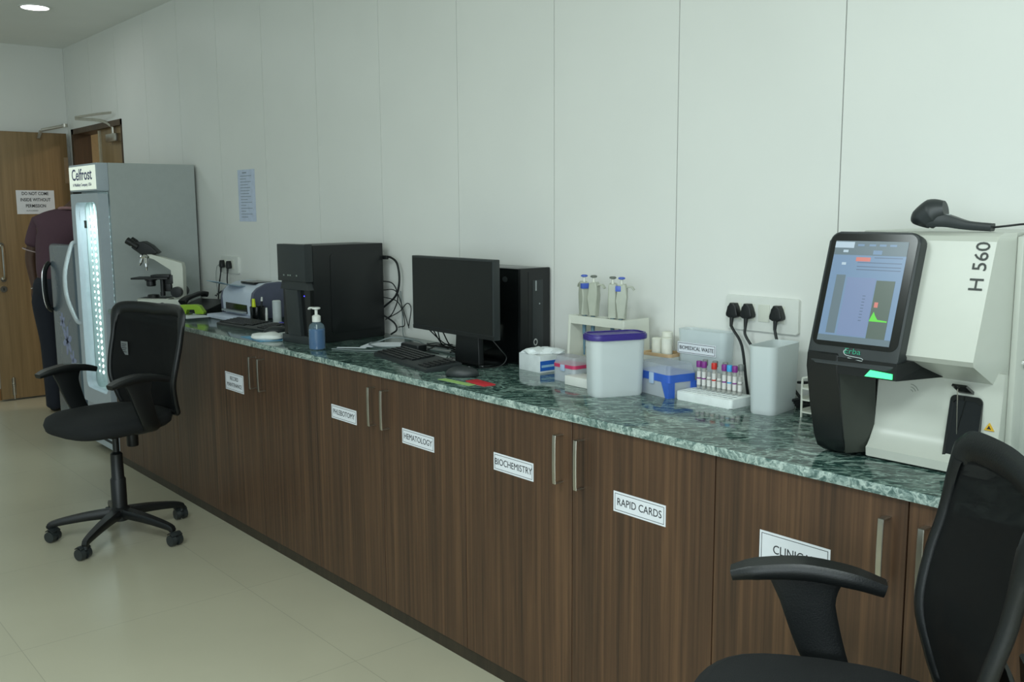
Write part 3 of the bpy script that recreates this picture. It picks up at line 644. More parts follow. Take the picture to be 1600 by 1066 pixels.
bm = NB(); add_lathe(bm, [(.038, .290), (.040, .298), (.030, .312)], (-.095, 0, 0)); obj('nosepiece', bm, M_chrome, t)
for dx, dy, L_ in ((-.035, 0, .045), (.0, .0, .075), (.012, -.026, .055), (-.012, .028, .05)):
    bm = NB(); p0 = Vector((-.095+dx*.55, dy, .294)); p1 = p0+Vector((dx*.55, dy*.6, -L_)); add_cyl(bm, p0, p0.lerp(p1, .65), .0115, .0115); add_cyl(bm, p0.lerp(p1, .65), p1, .009, .005); obj('objective_lens', bm, M_chrome, t)
bm = NB(); add_prism(bm, [(-.115, .312), (-.03, .312), (-.015, .322), (-.055, .362), (-.095, .385), (-.140, .378), (-.165, .350)], -.034, .034, 'y', bev=.008, seg=3); obj('head', bm, M_black, t)
for y in (-.03, .03):
    bm = NB(); a = Vector((-.125, y, .352)); d = Vector((-.84, 0, .54)).normalized(); add_cyl(bm, a, a+d*.04, .016); add_cyl(bm, a+d*.04, a+d*.072, .019, .020); obj('eyepiece', bm, M_black, t)

# telephone
t = thing('desk_telephone', 'black desk telephone with coiled cord between the microscope and the printer', 'telephone', (-5.13, .36, ZT), math.radians(25))
bm = NB(); add_prism(bm, [(-.10, 0), (.10, 0), (.10, .055), (.07, .06), (-.10, .02)], -.11, .11, 'x', bev=.005); obj('base', bm, M_black, t)
bm = NB(); add_sweep(bm, [(-.075, -.09, .050), (-.075, -.06, .070), (-.075, 0, .082), (-.075, .06, .090), (-.075, .09, .082)], [.026, .02, .016, .02, .026], (1, 0, 0), [.030, .022, .018, .022, .030], 4); obj('handset', bm, M_black, t)
bm = NB(); pts = []
for i in range(70): a = i*.9; pts.append((-.02+.10*i/70*.6+.008*math.cos(a), .11+.03*math.sin(i*.05)+.008*math.sin(a), .07+.03*math.sin(i/70*PI)))
add_tube(bm, pts, .0022, 5, 1); obj('coiled_cord', bm, M_rubber, t)

# lime stapler-like punch on papers
bm = NB(); rnd = random.Random(3)
for k in range(5):
    a = rnd.uniform(-.08, .08); c, s_ = math.cos(a), math.sin(a); w_, h_ = .21, .297; dx, dy = rnd.uniform(-.02, .02), rnd.uniform(-.01, .01)
    add_prism(bm, [(dx+c*x-s_*y, dy+s_*x+c*y) for x, y in ((-h_/2, -w_/2), (h_/2, -w_/2), (h_/2, w_/2), (-h_/2, w_/2))], .0012*k, .0012*k+.0009, 'z')
tag(obj('paper_stack', bm, M_paper, loc=(-4.93, .130, ZT+.0002), rot=(0, 0, .05)), 'loose stack of white printed sheets under the lime green punch', 'papers')
bm = NB(); add_prism(bm, rrect(-.14, -.10, .14, .10, .03), 0, .012, 'z', bev=.003); o = obj('output_slip', bm, M_paper); 
bpy.data.objects.remove(o)
t = thing('paper_punch', 'lime green paper punch on the white sheets beside the printer', 'hole punch', (-4.93, .20, ZT+.0062), math.radians(45))
M_lime = mat('lime_plastic', (150, 190, 40), .4)
bm = NB(); add_prism(bm, [(-.065, 0), (-.025, 0), (-.015, .010), (-.018, .032), (.03, .032), (.034, .010), (.03, .004), (.075, .004), (.078, .014), (.055, .048), (.035, .054), (-.05, .052), (-.052, .030), (-.056, .012)], -.020, .020, 'y', bev=.004); obj('lever', bm, M_lime, t)
bm = NB(); add_box(bm, (-.068, -.026, 0), (.0, .026, .006), bev=.002); obj('base_plate', bm, mat('olive_plastic', (90, 110, 50), .5), t)

# laser printer, front towards -y, grey side towards the camera
t = thing('laser_printer', 'white and grey laser printer with open output tray on the worktop', 'printer', (-4.685, .452, ZT))
bm = NB(); prof = [(-.125, .02), (-.13, .10), (-.120, .135), (-.095, .155), (-.03, .178), (.06, .182), (.12, .17), (.125, .02)]
add_prism(bm, [(p[0]*.83, p[1]) for p in prof], -.17, .172, 'x', 0, bev=.006, seg=3)
add_box(bm, (-.15, -.10, 0), (.15, .10, .02)); pb = obj('body', bm, mat('printer_white', (196, 206, 220), .4, var=.02), t)
M_pg = mat('printer_grey', (78, 82, 100), .45)
for xa, xb, hh in ((.172, .195, 1), (-.188, -.17, .93)):
    bm = NB(); add_prism(bm, [(p[0]*.83, p[1]*hh) for p in [(-.128, .0), (-.134, .10), (-.124, .137), (-.095, .160), (-.03, .184), (.06, .188), (.125, .176), (.13, .0)]], xa, xb, 'x', 0, bev=.008, seg=3); obj('side_panel', bm, M_pg, t)
bm = NB(); add_box(bm, (-.125, -.1095, .028), (.125, -.098, .072)); obj('paper_slot', bm, M_bgloss, pb)
bm = NB(); add_box(bm, (-.125, -.135, .030), (.125, -.109, .038), bev=.002); obj('slot_tray', bm, mat('printer_slot_grey', (150, 158, 160), .5), t)
bm = NB(); add_box(bm, (-.06, -.05, .172), (.10, .05, .1835), bev=.002)
obj('output_recess', bm, M_bgloss, pb)
bm = NB(); add_sweep(bm, [(-.06, -.02, .172), (-.06, -.07, .160), (-.06, -.15, .175), (-.06, -.20, .190)], .09, (1, 0, 0), .004, 4); obj('output_flap', bm, mat('printer_flap', (132, 156, 170), .4), t)
bm = NB(); add_prism(bm, rrect(-.15, -.215, .16, -.088, .03), .001, .016, 'z', bev=.003); obj('front_tray', bm, mat('printer_tray_white', (206, 214, 232), .5), t)
# pens and markers in front of the grey side
t = thing('pen_holder', 'black pen cup holding pens beside the grey printer side', 'pen holder', (-4.44, .345, ZT))
bm = NB(); add_lathe(bm, [(.034, 0), (.036, .002), (.038, .075), (.035, .075), (.033, .005)], seg=24); obj('cup', bm, M_bgloss, t)
def pen(name, label, x, y, z, tx, ty, L_, r, mats, cap=.3, cat='pen', group=None):
    bm = NB(); d = Vector((tx, ty, 1)).normalized(); p = Vector((0, 0, 0)); add_cyl(bm, p, p+d*L_*(1-cap), r, r, 12, 0); add_cyl(bm, p+d*L_*(1-cap), p+d*L_, r*1.12, r*.8, 12, 1)
    return tag(obj(name, bm, mats, loc=(x, y, z)), label, cat, group)
M_yel = mat('highlighter_yellow', (206, 220, 40), .4)
pen('highlighter', 'yellow highlighter standing in the black pen cup', -4.455, .335, ZT+.008, -.02, -.02, .105, .0095, [M_yel, M_yel], .45, 'highlighter')
pen('pen', 'black pen with grey tip standing in the black pen cup', -4.425, .355, ZT+.008, .05, .05, .115, .005, [M_black, M_white], .18)
pen('pen', 'white pen with dark band standing right of the black pen cup', -4.375, .36, ZT, .01, .02, .072, .006, [M_white, M_white], .5)
bm = NB(); add_lathe(bm, [(.021, 0), (.021, .108), (.017, .112), (.015, .112)], seg=24); tag(obj('spray_tube', bm, mat('matte_white', (196, 204, 204), .5), loc=(-4.31, .385, ZT)), 'plain white cylindrical tube standing between the pen cup and the black computer tower', 'tube')
bm = NB(); add_lathe(bm, [(.012, 0), (.013, .012), (.010, .016)], seg=16); tag(obj('bottle_cap', bm, mat('violet_cap', (70, 66, 190), .4), loc=(-4.20, .35, ZT)), 'small violet blue bottle cap near the black computer tower', 'cap')

# keyboards and mice
def keyboard(label, loc, rz, W=.44, D=.135):
    t = thing('keyboard', label, 'keyboard', loc, rz, 'black computer keyboards')
    bm = NB(); add_prism(bm, [(-D/2, 0), (D/2, 0), (D/2, .022), (D/2-.01, .026), (-D/2+.004, .013), (-D/2, .010)], -W/2, W/2, 'x', bev=.003); obj('case', bm, M_dark, t)
    bm = NB(); sl = math.atan2(.013, D-.014)
    for r in range(6):
        y = -D/2+.012+r*(D-.026)/6; n = 15 if r else 9; x = -W/2+.010
        segs = [(.0185, 3), (.10, 1), (.0185, 4)] if r == 0 else [(.0185, 15)]
        xs = []
        for w_, c_ in segs:
            for _ in range(c_): xs.append((x, x+w_-.003)); x += w_
        x = W/2-.010-4*.0185+.0
        for _ in range(4): xs.append((x, x+.0155)); x += .0185
        for a, b in xs:
            if b > W/2-.008: continue
            z = .0125+(y+D/2)*math.tan(sl); add_box(bm, (a, y, z), (b, y+(D-.026)/6-.003, z+.006), bev=.001, seg=1)
    o = obj('keys', bm, M_black, t); o['kind'] = 'stuff'
    return t
k = keyboard('black keyboard in front of the white printer', (-4.23, .215, ZT), math.radians(5)); 
k2 = keyboard('black keyboard in front of the black monitor', (-2.83, .185, ZT), math.radians(-10), .46, .14)
def mouse(label, loc, rz):
    t = thing('computer_mouse', label, 'mouse', loc, rz, 'black computer mice')
    bm = NB(); n = 20; rings = []
    for zz, sc in ((0, .88), (.004, 1), (.014, .98), (.024, .84), (.031, .58), (.034, .25)):
        rings.append([bm.verts.new((.031*sc*math.cos(2*PI*i/n), .057*sc*math.sin(2*PI*i/n)+.004*(zz/.034), zz)) for i in range(n)])
    for a, b in zip(rings, rings[1:]):
        for i in range(n): bm.faces.new((a[i], a[(i+1) % n], b[(i+1) % n], b[i]))
    bm.faces.new(rings[0][::-1]); bm.faces.new(rings[-1]); obj('shell', bm, M_dark, t, 70)
    bm = NB(); add_lathe(bm, [(.005, -.003), (.006, 0), (.005, .003)], (0, .025, .0285), 12, 0, 'x'); obj('scroll_wheel', bm, mat('mouse_wheel_grey', (120, 124, 124), .4), t)
mouse('black computer mouse right of the keyboard in front of the printer', (-3.93, .185, ZT), math.radians(-20))
mouse('black computer mouse right of the keyboard in front of the monitor', (-2.478, .125, ZT), math.radians(-50))
bm = NB(); add_prism(bm, [(-.14, -.05), (.07, -.06), (.10, .05), (-.10, .06)], .0002, .0014, 'z'); tag(obj('paper_sheet', bm, mat('pale_blue_paper', (96, 160, 196), .6), loc=(-3.80, .07, ZT)), 'pale blue sheet under the white cotton pad beside the black tower', 'paper')
bm = NB(); add_lathe(bm, [(.042, 0), (.050, .008), (.046, .020), (.03, .028), (.008, .030)], seg=20)
for v in bm.verts: v.co.x *= 1.5; v.co.z *= 1+.12*math.sin(v.co.x*60)
tag(obj('cotton_pad', bm, mat('cotton_white', (222, 226, 222), .9), loc=(-3.775, .065, ZT+.0015), rot=(0, 0, .5)), 'soft white cotton pad beside the left black computer tower', 'cotton pad')
bm = NB(); add_prism(bm, rrect(-.05, -.03, .05, .03, .01), 0, .018, 'z', bev=.005); tag(obj('tissue_packet', bm, mat('packet_white', (200, 208, 206), .6), loc=(-3.775, .175, ZT), rot=(0, 0, .2)), 'small white packet between the black mouse and the left computer tower', 'packet')

# left computer tower: front towards -y, side towards camera
t = thing('computer_tower', 'wide black computer tower with tapered front, behind the blue hand sanitizer', 'computer', (-3.58, .10, ZT), math.radians(7))
bm = NB(); add_box(bm, (-.097, .03, .0), (.097, .40, .408), bev=.003); obj('case', bm, M_black, t)
bm = NB(); add_prism(bm, rrect(.115, .035, .385, .372, .018), .096, .0995, 'x', bev=.0015); obj('side_panel', bm, M_black, t)
bm = NB(); add_prism(bm, [(-.097, .26), (.097, .26), (.097, .413), (-.097, .413)], -.012, .03, 'y', bev=.006); add_prism(bm, [(-.085, .26), (.085, .26), (.097, .225), (-.097, .225)][::-1], .0, .03, 'y')
add_prism(bm, [(-.060, .225), (.030, .225), (.045, .035), (-.045, .035)], -.006, .03, 'y', bev=.004); add_box(bm, (-.097, .0, 0), (.097, .03, .035), bev=.003); obj('front_bezel', bm, M_dark, t)
bm = NB(); add_box(bm, (.030, .012, .03), (.095, .03, .225)); add_box(bm, (-.095, .012, .03), (-.050, .03, .225)); obj('front_grille', bm, M_bgloss, t)
bm = NB()
for x in (-.05, -.02, -.005, .04): add_box(bm, (x-.004, -.0135, .282), (x+.004, -.0115, .288), 0)
obj('port_row', bm, mat('port_grey', (120, 130, 124), .4), t)
bm = NB(); add_cyl(bm, (.055, .0115, .20), (.055, .0105, .20), .003); obj('power_led', bm, mat('blue_led', (60, 60, 220), .4, var=0, emit=2), t)
# right tower: narrow, front towards +x
t = thing('computer_tower', 'narrow black computer tower standing behind the monitor', 'computer', (-2.51, .415, ZT))
bm = NB(); add_box(bm, (-.36, 0, .0), (-.014, .14, .342), bev=.003); obj('case', bm, M_bgloss, t)
bm = NB(); add_box(bm, (-.014, -.001, .0), (0, .141, .343), bev=.004); add_box(bm, (0, .035, .05), (.0012, .038, .33)); obj('front_panel', bm, M_black, t)
bm = NB(); add_box(bm, (-.0005, .055, .06), (.0015, .105, .30), bev=.001); add_box(bm, (.001, .068, .262), (.0022, .074, .298), 1); add_cyl(bm, (.001, .088, .215), (.0022, .088, .215), .003, mi=1); obj('drive_bay', bm, [M_dark, mat('slot_silver', (150, 156, 156), .4)], t)
bm = NB(); add_ring(bm, [(.068+.010*math.cos(a*PI/8), .078+.013*math.sin(a*PI/8)) for a in range(16)], [(.068+.006*math.cos(a*PI/8), .078+.008*math.sin(a*PI/8)) for a in range(16)], .0, .002, 'x'); obj('power_button', bm, M_chrome, t)
bm = NB(); add_prism(bm, [(-.085+.014*math.cos(a*PI/8), .302+.010*math.sin(a*PI/8)) for a in range(16)], -.0012, .0, 'y'); obj('badge', bm, M_dark, t)

# monitor
t = thing('monitor', 'black flat monitor switched off, on a stand in front of the narrow tower', 'monitor', (-2.705, .255, ZT), math.radians(-1))
tm = lambda v: None
bm = NB(); add_box(bm, (-.245, 0, .108), (.245, .028, .382), bev=.003); mh = obj('housing', bm, M_dark, t)
bm = NB(); add_box(bm, (-.237, -.0012, .125), (.237, .001, .375)); obj('screen', bm, M_bscreen, mh)
bm = NB(); add_box(bm, (-.243, -.0018, .110), (.243, .0, .1225)); obj('lower_bezel', bm, M_black, mh)
bm = NB(); add_prism(bm, [(-.02, .008), (.125, .008), (.12, .10), (.125, .20), (.0, .20), (-.01, .10)], .028, .05, 'y', bev=.003); obj('stand_neck', bm, M_black, t)
bm = NB(); add_prism(bm, rrect(-.075, .015, .155, .145, .02), .0, .010, 'z', bev=.003); obj('stand_base', bm, M_bgloss, t)

# hand sanitizer
t = thing('sanitizer_bottle', 'clear pump bottle of blue hand sanitizer in front of the left computer tower', 'bottle', (-3.36, .078, ZT))
bm = NB(); add_lathe(bm, [(.029, 0), (.033, .004), (.033, .085), (.028, .100), (.014, .112), (.013, .116)], seg=28)
bo = obj('bottle', bm, see_through('bottle_plastic', (170, 200, 214), .82, .08), t)
bm = NB(); add_lathe(bm, [(.028, .003), (.0315, .006), (.0315, .080), (.0285, .084)], seg=28); obj('gel', bm, mat('blue_gel', (6, 66, 122), .1, var=.03), bo)
bm = NB(); add_cyl(bm, (0, 0, .01), (0, 0, .1), .0022, mi=0); obj('dip_tube', bm, M_white, bo)
bm = NB(); add_lathe(bm, [(.017, .112), (.017, .134), (.012, .138), (.006, .140), (.006, .160), (.017, .163), (.017, .168), (.012, .170)], seg=20); add_sweep(bm, [(0, 0, .166), (-.03, -.008, .166), (-.038, -.01, .160)], .006, (0, 1, 0), .006, 3); obj('pump', bm, M_white, t)

# paper slips right of the tower
bm = NB(); add_prism(bm, [(-.11, -.065), (.10, -.045), (.09, .05), (-.08, .06)], 0, .0012, 'z'); tag(obj('paper_sheet', bm, M_paper, loc=(-3.29, .37, ZT), rot=(0, 0, .9)), 'white sheet lying behind the hand sanitizer, right of the left tower', 'paper')
bm = NB(); add_prism(bm, [(-.06, -.008), (.06, -.008), (.06, .008), (-.06, .008)], 0, .001, 'z'); tag(obj('paper_strip', bm, M_paper, loc=(-3.31, .205, ZT), rot=(0, 0, .75)), 'thin white paper strip right of the hand sanitizer', 'paper')
# cards
bm = NB(); add_prism(bm, [(-.08, -.022), (.08, -.016), (.08, .012), (-.075, .006)], 0, .0012, 'z'); tag(obj('card', bm, mat('pale_green_card', (150, 186, 110), .6), loc=(-2.405, .052, ZT), rot=(0, 0, -.02)), 'pale green card at the worktop edge in front of the mouse', 'card')
bm = NB(); add_box(bm, (-.055, -.022, 0), (.055, .022, .004), bev=.001); tag(obj('marker_packet', bm, mat('red_card', (190, 44, 52), .5), loc=(-2.335, .09, ZT), rot=(0, 0, -.12)), 'red card lying beside the black mouse near the worktop edge', 'card')

# ------------------------------------------------------------------ consumables between the monitor and the analyser
t = thing('tissue_box', 'white and blue box with crumpled white tissues beside the narrow tower', 'box', (-2.40, .415, ZT), math.radians(-3))
bm = NB(); add_box(bm, (-.058, -.055, 0), (.058, .055, .058), bev=.001)
for f in bm.faces:
    c = f.calc_center_median()
    if c.x > .057: f.material_index = 0
add_box(bm, (.0575, -.055, .006), (.0588, .030, .040), 1); add_box(bm, (-.058, .0, .0578), (.0, .04, .0588), 1); add_box(bm, (.0582, -.05, .018), (.0592, .02, .026), 2)
obj('carton', bm, [mat('carton_white', (214, 220, 220), .6), mat('carton_blue', (36, 96, 186), .5), mat('carton_light', (150, 190, 220), .5)], t)
bm = NB(); rnd = random.Random(5)
for k in range(7):
    cx, cy = rnd.uniform(-.035, .035), rnd.uniform(-.03, .04); r = bmesh.ops.create_icosphere(bm, subdivisions=2, radius=.028, matrix=Matrix.Translation((cx, cy, .058)))
    for v in r['verts']:
        d = v.co-Vector((cx, cy, .058)); v.co = Vector((cx, cy, .058))+Vector((d.x*1.2, d.y*1.2, d.z*.62))*(1+rnd.uniform(-.28, .28))
for v in bm.verts: v.co.z = max(v.co.z, .0585)
obj('tissues', bm, mat('tissue_white', (222, 228, 228), .9), t, 20)

def tip_box(label, loc, rz, W, D, col, h1, h2, h3, legs=True):
    t = thing('pipette_tip_box', label, 'box', loc, rz)
    bm = NB(); add_ring(bm, rrect(-W/2, -D/2, W/2, D/2, .012), rrect(-W/2+.003, -D/2+.003, W/2-.003, D/2-.003, .010), 0, h1, 'z'); add_prism(bm, rrect(-W/2+.002, -D/2+.002, W/2-.002, D/2-.002, .010), 0, .002, 'z'); obj('base', bm, M_clear, t)
    bm = NB()   # coloured insert: deck and corner legs
    add_prism(bm, rrect(-W/2-.001, -D/2-.001, W/2+.001, D/2+.001, .013), h1, h2, 'z'); obj('rack_insert', bm, col, t)
    e = .022
    for sx in (-1, 1) if legs else ():
        for sy in (-1, 1):
            bm = NB(); cx, cy = sx*(W/2-e/2), sy*(D/2-e/2)
            add_prism(bm, [(cx-sx*(-.5)*e*1.25, .0), (cx-sx*(-.5)*e*1.25, h1), (cx-sx*.9*e, h1), (cx-sx*.0*e, .0)], cy-sy*.5*e, cy+sy*.61*e, 'y'); obj('leg', bm, col, t)
    bm = NB(); A = rrect(-W/2, -D/2, W/2, D/2, .012); B = rrect(-W/2+.006, -D/2+.006, W/2-.006, D/2-.006, .012)
    va = [bm.verts.new((x, y, h2)) for x, y in A]; vb = [bm.verts.new((x, y, h3)) for x, y in B]
    for i in range(len(A)): j = (i+1) % len(A); bm.faces.new((va[i], va[j], vb[j], vb[i]))
    bm.faces.new(vb); r = bmesh.ops.solidify(bm, geom=bm.faces[:], thickness=.0015); obj('lid', bm, M_clear, t)
    bm = NB(); add_box(bm, (-.010, -D/2-.006, h1-.010), (.010, -D/2-.001, h2), bev=.002); obj('latch', bm, mat('latch_grey', (170, 190, 214), .4), t)
    return t
tip_box('blue pipette tip box with clear lid left of the white tube rack', (-1.835, .404, ZT), math.radians(-11), .150, .105, M_blue, .045, .068, .095)
tip_box('pink pipette tip box with clear lid half hidden behind the purple-lidded container', (-2.178, .342, ZT), math.radians(-4), .105, .07, mat('pink_plastic', (196, 60, 100), .4), .045, .056, .080, False)
bm = NB(); add_box(bm, (-.055, -.035, 0), (.055, .035, .03), bev=.003); tag(obj('small_box', bm, M_white, loc=(-2.085, .308, ZT), rot=(0, 0, -.05)), 'small low white box just left of the purple-lidded container', 'box')

# container with purple lid: long side runs away from the camera
def vessel(t, W, D, h, taper, r, m, open_top, n='body'):
    bm = NB(); rows = []
    for z, k in ((0, 1-taper-.03), (.006, 1-taper), (h*.9, .985), (h, 1.0)): rows.append([bm.verts.new((x*k, y*k, z)) for x, y in rrect(-W/2, -D/2, W/2, D/2, r, 6)])
    if open_top:
        for z, k in ((h, .965), (h*.9, .95), (.01, 1-taper-.04)): rows.append([bm.verts.new((x*k, y*k, z)) for x, y in rrect(-W/2, -D/2, W/2, D/2, r, 6)])
    N_ = len(rows[0])
    for a, b in zip(rows, rows[1:]):
        for i in range(N_): bm.faces.new((a[i], a[(i+1) % N_], b[(i+1) % N_], b[i]))
    bm.faces.new(rows[0][::-1]); bm.faces.new(rows[-1]); return obj(n, bm, m, t, 50)
t = thing('storage_container', 'frosted plastic container with a purple lid in the middle of the worktop', 'container', (-1.925, .275, ZT), math.radians(-22))
vessel(t, .086, .175, .172, .07, .030, M_frost, False)
bm = NB(); add_prism(bm, rrect(-.049, -.094, .049, .094, .034), .168, .184, 'z', bev=.004); add_ring(bm, rrect(-.045, -.090, .045, .090, .030), rrect(-.039, -.084, .039, .084, .026), .184, .187, 'z'); obj('lid', bm, M_purple, t)
t = thing('storage_container', 'open frosted plastic container without lid, right of the white tube rack', 'container', (-1.475, .425, ZT), math.radians(8))
vessel(t, .082, .165, .185, .10, .024, M_frost, True)
# labelled translucent bin at the wall
t = thing('waste_bin', 'translucent bin marked BIOMEDICAL WASTE standing against the wall', 'container', (-1.78, .52, ZT))
M_bin = see_through('bin_plastic', (224, 234, 236), .6, .5)
vessel(t, .182, .062, .185, .10, .02, M_bin, True)
bm = NB(); add_box(bm, (-.082, -.0335, .112), (.062, -.0315, .146), 0); e = .0025; t_ = .0012
for a in ((-.082+e, .062-e, .112+e, .112+e+t_), (-.082+e, .062-e, .146-e-t_, .146-e), (.062-e-t_, .062-e, .112+e, .146-e), (-.082+e, -.082+e+t_, .112+e, .146-e)): add_box(bm, (a[0], -.0340, a[2]), (a[1], -.0334, a[3]), 1)
add_text(bm, 'BIOMEDICAL WASTE', .0165, (-.010, -.0338, .129), mi=1, sx=.84); obj('label_sticker', bm, [M_paper, M_ink], t)
# white carton with tan rim, white rolls inside
t = thing('open_carton', 'white open box with tan rim left of the BIOMEDICAL WASTE bin', 'box', (-1.935, .508, ZT), 0)
bm = NB(); add_ring(bm, rrect(-.058, -.042, .058, .042, .015), rrect(-.055, -.039, .055, .039, .013), 0, .094, 'z'); add_prism(bm, rrect(-.056, -.040, .056, .040, .014), 0, .01, 'z'); obj('carton', bm, M_white, t)
bm = NB(); add_ring(bm, rrect(-.059, -.043, .059, .043, .016), rrect(-.051, -.035, .051, .035, .010), .094, .103, 'z'); obj('rim', bm, mat('tan_rim', (206, 174, 134), .6), t)
for k, (x, y, h, g) in enumerate(((-.03, .0, .135, 0), (.022, -.012, .14, 0), (.0, .022, .155, 0))):
    bm = NB(); add_lathe(bm, [(.016, .0), (.017, .002), (.017, h-.002), (.013, h)], seg=20); lab = ['white rolled swab pack leaning left inside the tan-rimmed box', 'white rolled swab pack at the front inside the tan-rimmed box', 'tallest white rolled swab pack at the back of the tan-rimmed box'][k]
    tag(obj('swab_roll', bm, mat('swab_white', (226, 226, 214), .8), loc=(-1.935+x*.9, .508+y*.75, ZT+.0105)), lab, 'roll', 'rolls in the tan-rimmed box')

# pipette stand
t = thing('pipette_stand', 'white pipette stand against the wall behind the purple-lidded container', 'stand', (-2.12, .45, ZT))
SA = [(-.068, 0), (.09, 0), (.09, .012), (.065, .020), (.060, .205), (-.058, .205), (-.068, .012)]
for x in (-.125, .112):
    bm = NB(); add_prism(bm, SA, x, x+.010, 'x', bev=.002); obj('side_plate', bm, M_wgloss, t)
bm = NB(); add_box(bm, (-.115, -.058, .178), (.112, -.047, .2045)); add_box(bm, (-.115, -.027, .178), (.112, -.010, .2045)); add_box(bm, (-.115, -.047, .178), (-.105, -.027, .2045)); add_box(bm, (.102, -.047, .178), (.112, -.027, .2045)); add_box(bm, (-.02, -.047, .178), (.03, -.027, .2045)); obj('top_bar', bm, M_wgloss, t)
bm = NB(); add_box(bm, (-.115, .03, .05), (.112, .05, .18)); obj('back_panel', bm, M_wgloss, t)
bm = NB(); add_box(bm, (-.115, -.055, .0), (.112, .08, .012), bev=.002); obj('base_plate', bm, M_wgloss, t)
bm = NB(); add_box(bm, (-.115, .0, .095), (.112, .015, .115), bev=.002); obj('front_rail', bm, M_wgloss, t)
M_pgrey = mat('pipette_grey', (176, 180, 166), .4); M_shaft = mat('pipette_shaft', (92, 124, 140), .4); M_pb = mat('pipette_blue', (74, 100, 190), .4); M_pk = mat('pipette_dark_button', (100, 106, 98), .4)
def pipette(label, x, m_btn, ring, rz, h=.0):
    t = thing('pipette', label, 'pipette', (x, .415, ZT+.205), rz, 'pipettes hanging in the white stand')
    bm = NB(); add_prism(bm, [(-.012, .002), (.014, .002), (.018, .07), (.018, .10), (.012, .112), (-.012, .108), (-.016, .06)], -.013, .013, 'x', bev=.005, seg=3); obj('grip', bm, M_pgrey, t)
    bm = NB(); add_sweep(bm, [(0, .010, .100), (0, .030, .103), (0, .040, .092)], .008, (1, 0, 0), .005, 3); obj('finger_hook', bm, M_pgrey, t)
    bm = NB(); add_cyl(bm, (0, -.0, .108), (0, 0, .125), .0045); add_lathe(bm, [(.006, .125), (.011, .127), (.011, .131), (.007, .133)], seg=16, mi=1); obj('plunger', bm, [M_wgloss, m_btn], t)
    if ring: bm = NB(); add_box(bm, (-.0145, -.018, .088), (.0145, .0, .106), bev=.003); obj('colour_ring', bm, m_btn, t)
    bm = NB(); add_cyl(bm, (0, -.002, .004), (0, -.002, -.06), .0075, .006); add_cyl(bm, (0, -.002, -.06), (0, -.002, -.13), .005, .003); obj('shaft', bm, M_shaft, t)
# the stand bar has the pipettes in front of it
pipette('leftmost pipette in the white stand, blue button and blue collar', -2.195, M_pb, True, 1.2)
pipette('second pipette from the left in the white stand, dark button and wide grey grip', -2.152, M_pk, False, -1.3)
pipette('third pipette from the left in the white stand, dark button', -2.068, M_pk, False, .6)
pipette('rightmost pipette in the white stand, blue button and blue collar', -2.030, M_pb, True, -1.0)

# foam rack with blood tubes
t = thing('tube_rack', 'white foam rack holding blood tubes between the blue tip box and the open container', 'rack', (-1.655, .402, ZT))
bm = NB(); add_prism(bm, rrect(-.098, -.052, .098, .052, .008), 0, .025, 'z', bev=.003, seg=2)
for j in range(3):
    for i in range(10):
        add_lathe(bm, [(.0075, .0245), (.0075, .0262), (.0062, .0262), (.0062, .0250)], (-.081+.018*i, -.034+.021*j, 0), 12)
obj('foam_block', bm, mat('foam_white', (228, 234, 232), .9), t)
caps = {'purple': (126, 46, 130), 'red': (196, 44, 34), 'light blue': (60, 160, 216), 'grey': (124, 128, 126)}
M_tube = see_through('tube_glass', (190, 190, 184), .45, .15)
first = {}
def tube(i, row, cap, label, h=.078):
    x = -1.655-.081+.018*i; y = .402+(.020 if row == 0 else .041)
    t = thing('blood_tube', label, 'test tube', (x, y, ZT+.0262), 0, 'blood tubes in the foam rack')
    bm = NB(); add_lathe(bm, [(.004, .0005), (.006, .002), (.006, h-.012), (.0057, h-.012)], seg=14); obj('glass_tube', bm, M_tube, t)
    bm = NB(); add_lathe(bm, [(.0062, .012), (.0062, h-.026)], seg=14, mi=0); add_lathe(bm, [(.00635, .030), (.00635, .034)], seg=14, mi=1); obj('paper_label', bm, [mat('tube_label', (216, 214, 210), .7), mat('label_print_'+(cap or 'plain').replace(' ', '_'), caps.get(cap, (150, 146, 140)), .6, var=0)], t)
    if cap:
        bm = NB(); add_lathe(bm, [(.0078, h-.014), (.0082, h-.012), (.0082, h+.002), (.0074, h+.004)], seg=18); obj('cap', bm, mat('cap_'+cap.replace(' ', '_'), caps[cap], .45), t)
ROW = [(0, 'purple', 'purple-capped blood tube at the left end of the front row'), (1, 'purple', 'second blood tube of the front row, purple cap'), (2, None, 'uncapped tube between the second purple cap and the red cap'), (3, 'red', 'red-capped blood tube in the white foam rack'), (4, None, 'uncapped tube right of the red-capped tube'), (5, 'purple', 'purple-capped blood tube left of the light blue cap'), (6, 'light blue', 'light blue-capped blood tube in the white foam rack'), (7, 'purple', 'purple-capped blood tube right of the light blue cap'), (8, None, 'uncapped tube at the right end of the front row')]
for i, c_, lb in ROW: tube(i+.5, 0, c_, lb, .078 if c_ else .066)
for i, lb in ((0, 'grey-capped tube at the left end of the back row'), (2, 'grey-capped tube of the back row behind the left uncapped tube'), (4, 'grey-capped tube of the back row right of the red cap'), (7, 'grey-capped tube near the right end of the back row')): tube(i+.8, 1, 'grey', lb, .080)

# white wire tray stack beside the analyser
t = thing('wire_rack', 'small white tiered plastic rack between the open container and the analyzer', 'rack', (-1.325, .44, ZT))
bm = NB()
for y in (-.03, .03):
    add_tube(bm, [(-.052, y, 0), (-.052, y, .095), (-.046, y, .105), (-.03, y, .108), (.05, y, .108), (.052, y, .10), (.052, y, 0)], .003, 8, 3)
for z in (.012, .045, .075): add_prism(bm, [(-.054, z), (.052, z), (.052, z+.004), (-.048, z+.004), (-.051, z+.010), (-.054, z+.010)], -.032, .032, 'y')
obj('frame', bm, M_wgloss, t)

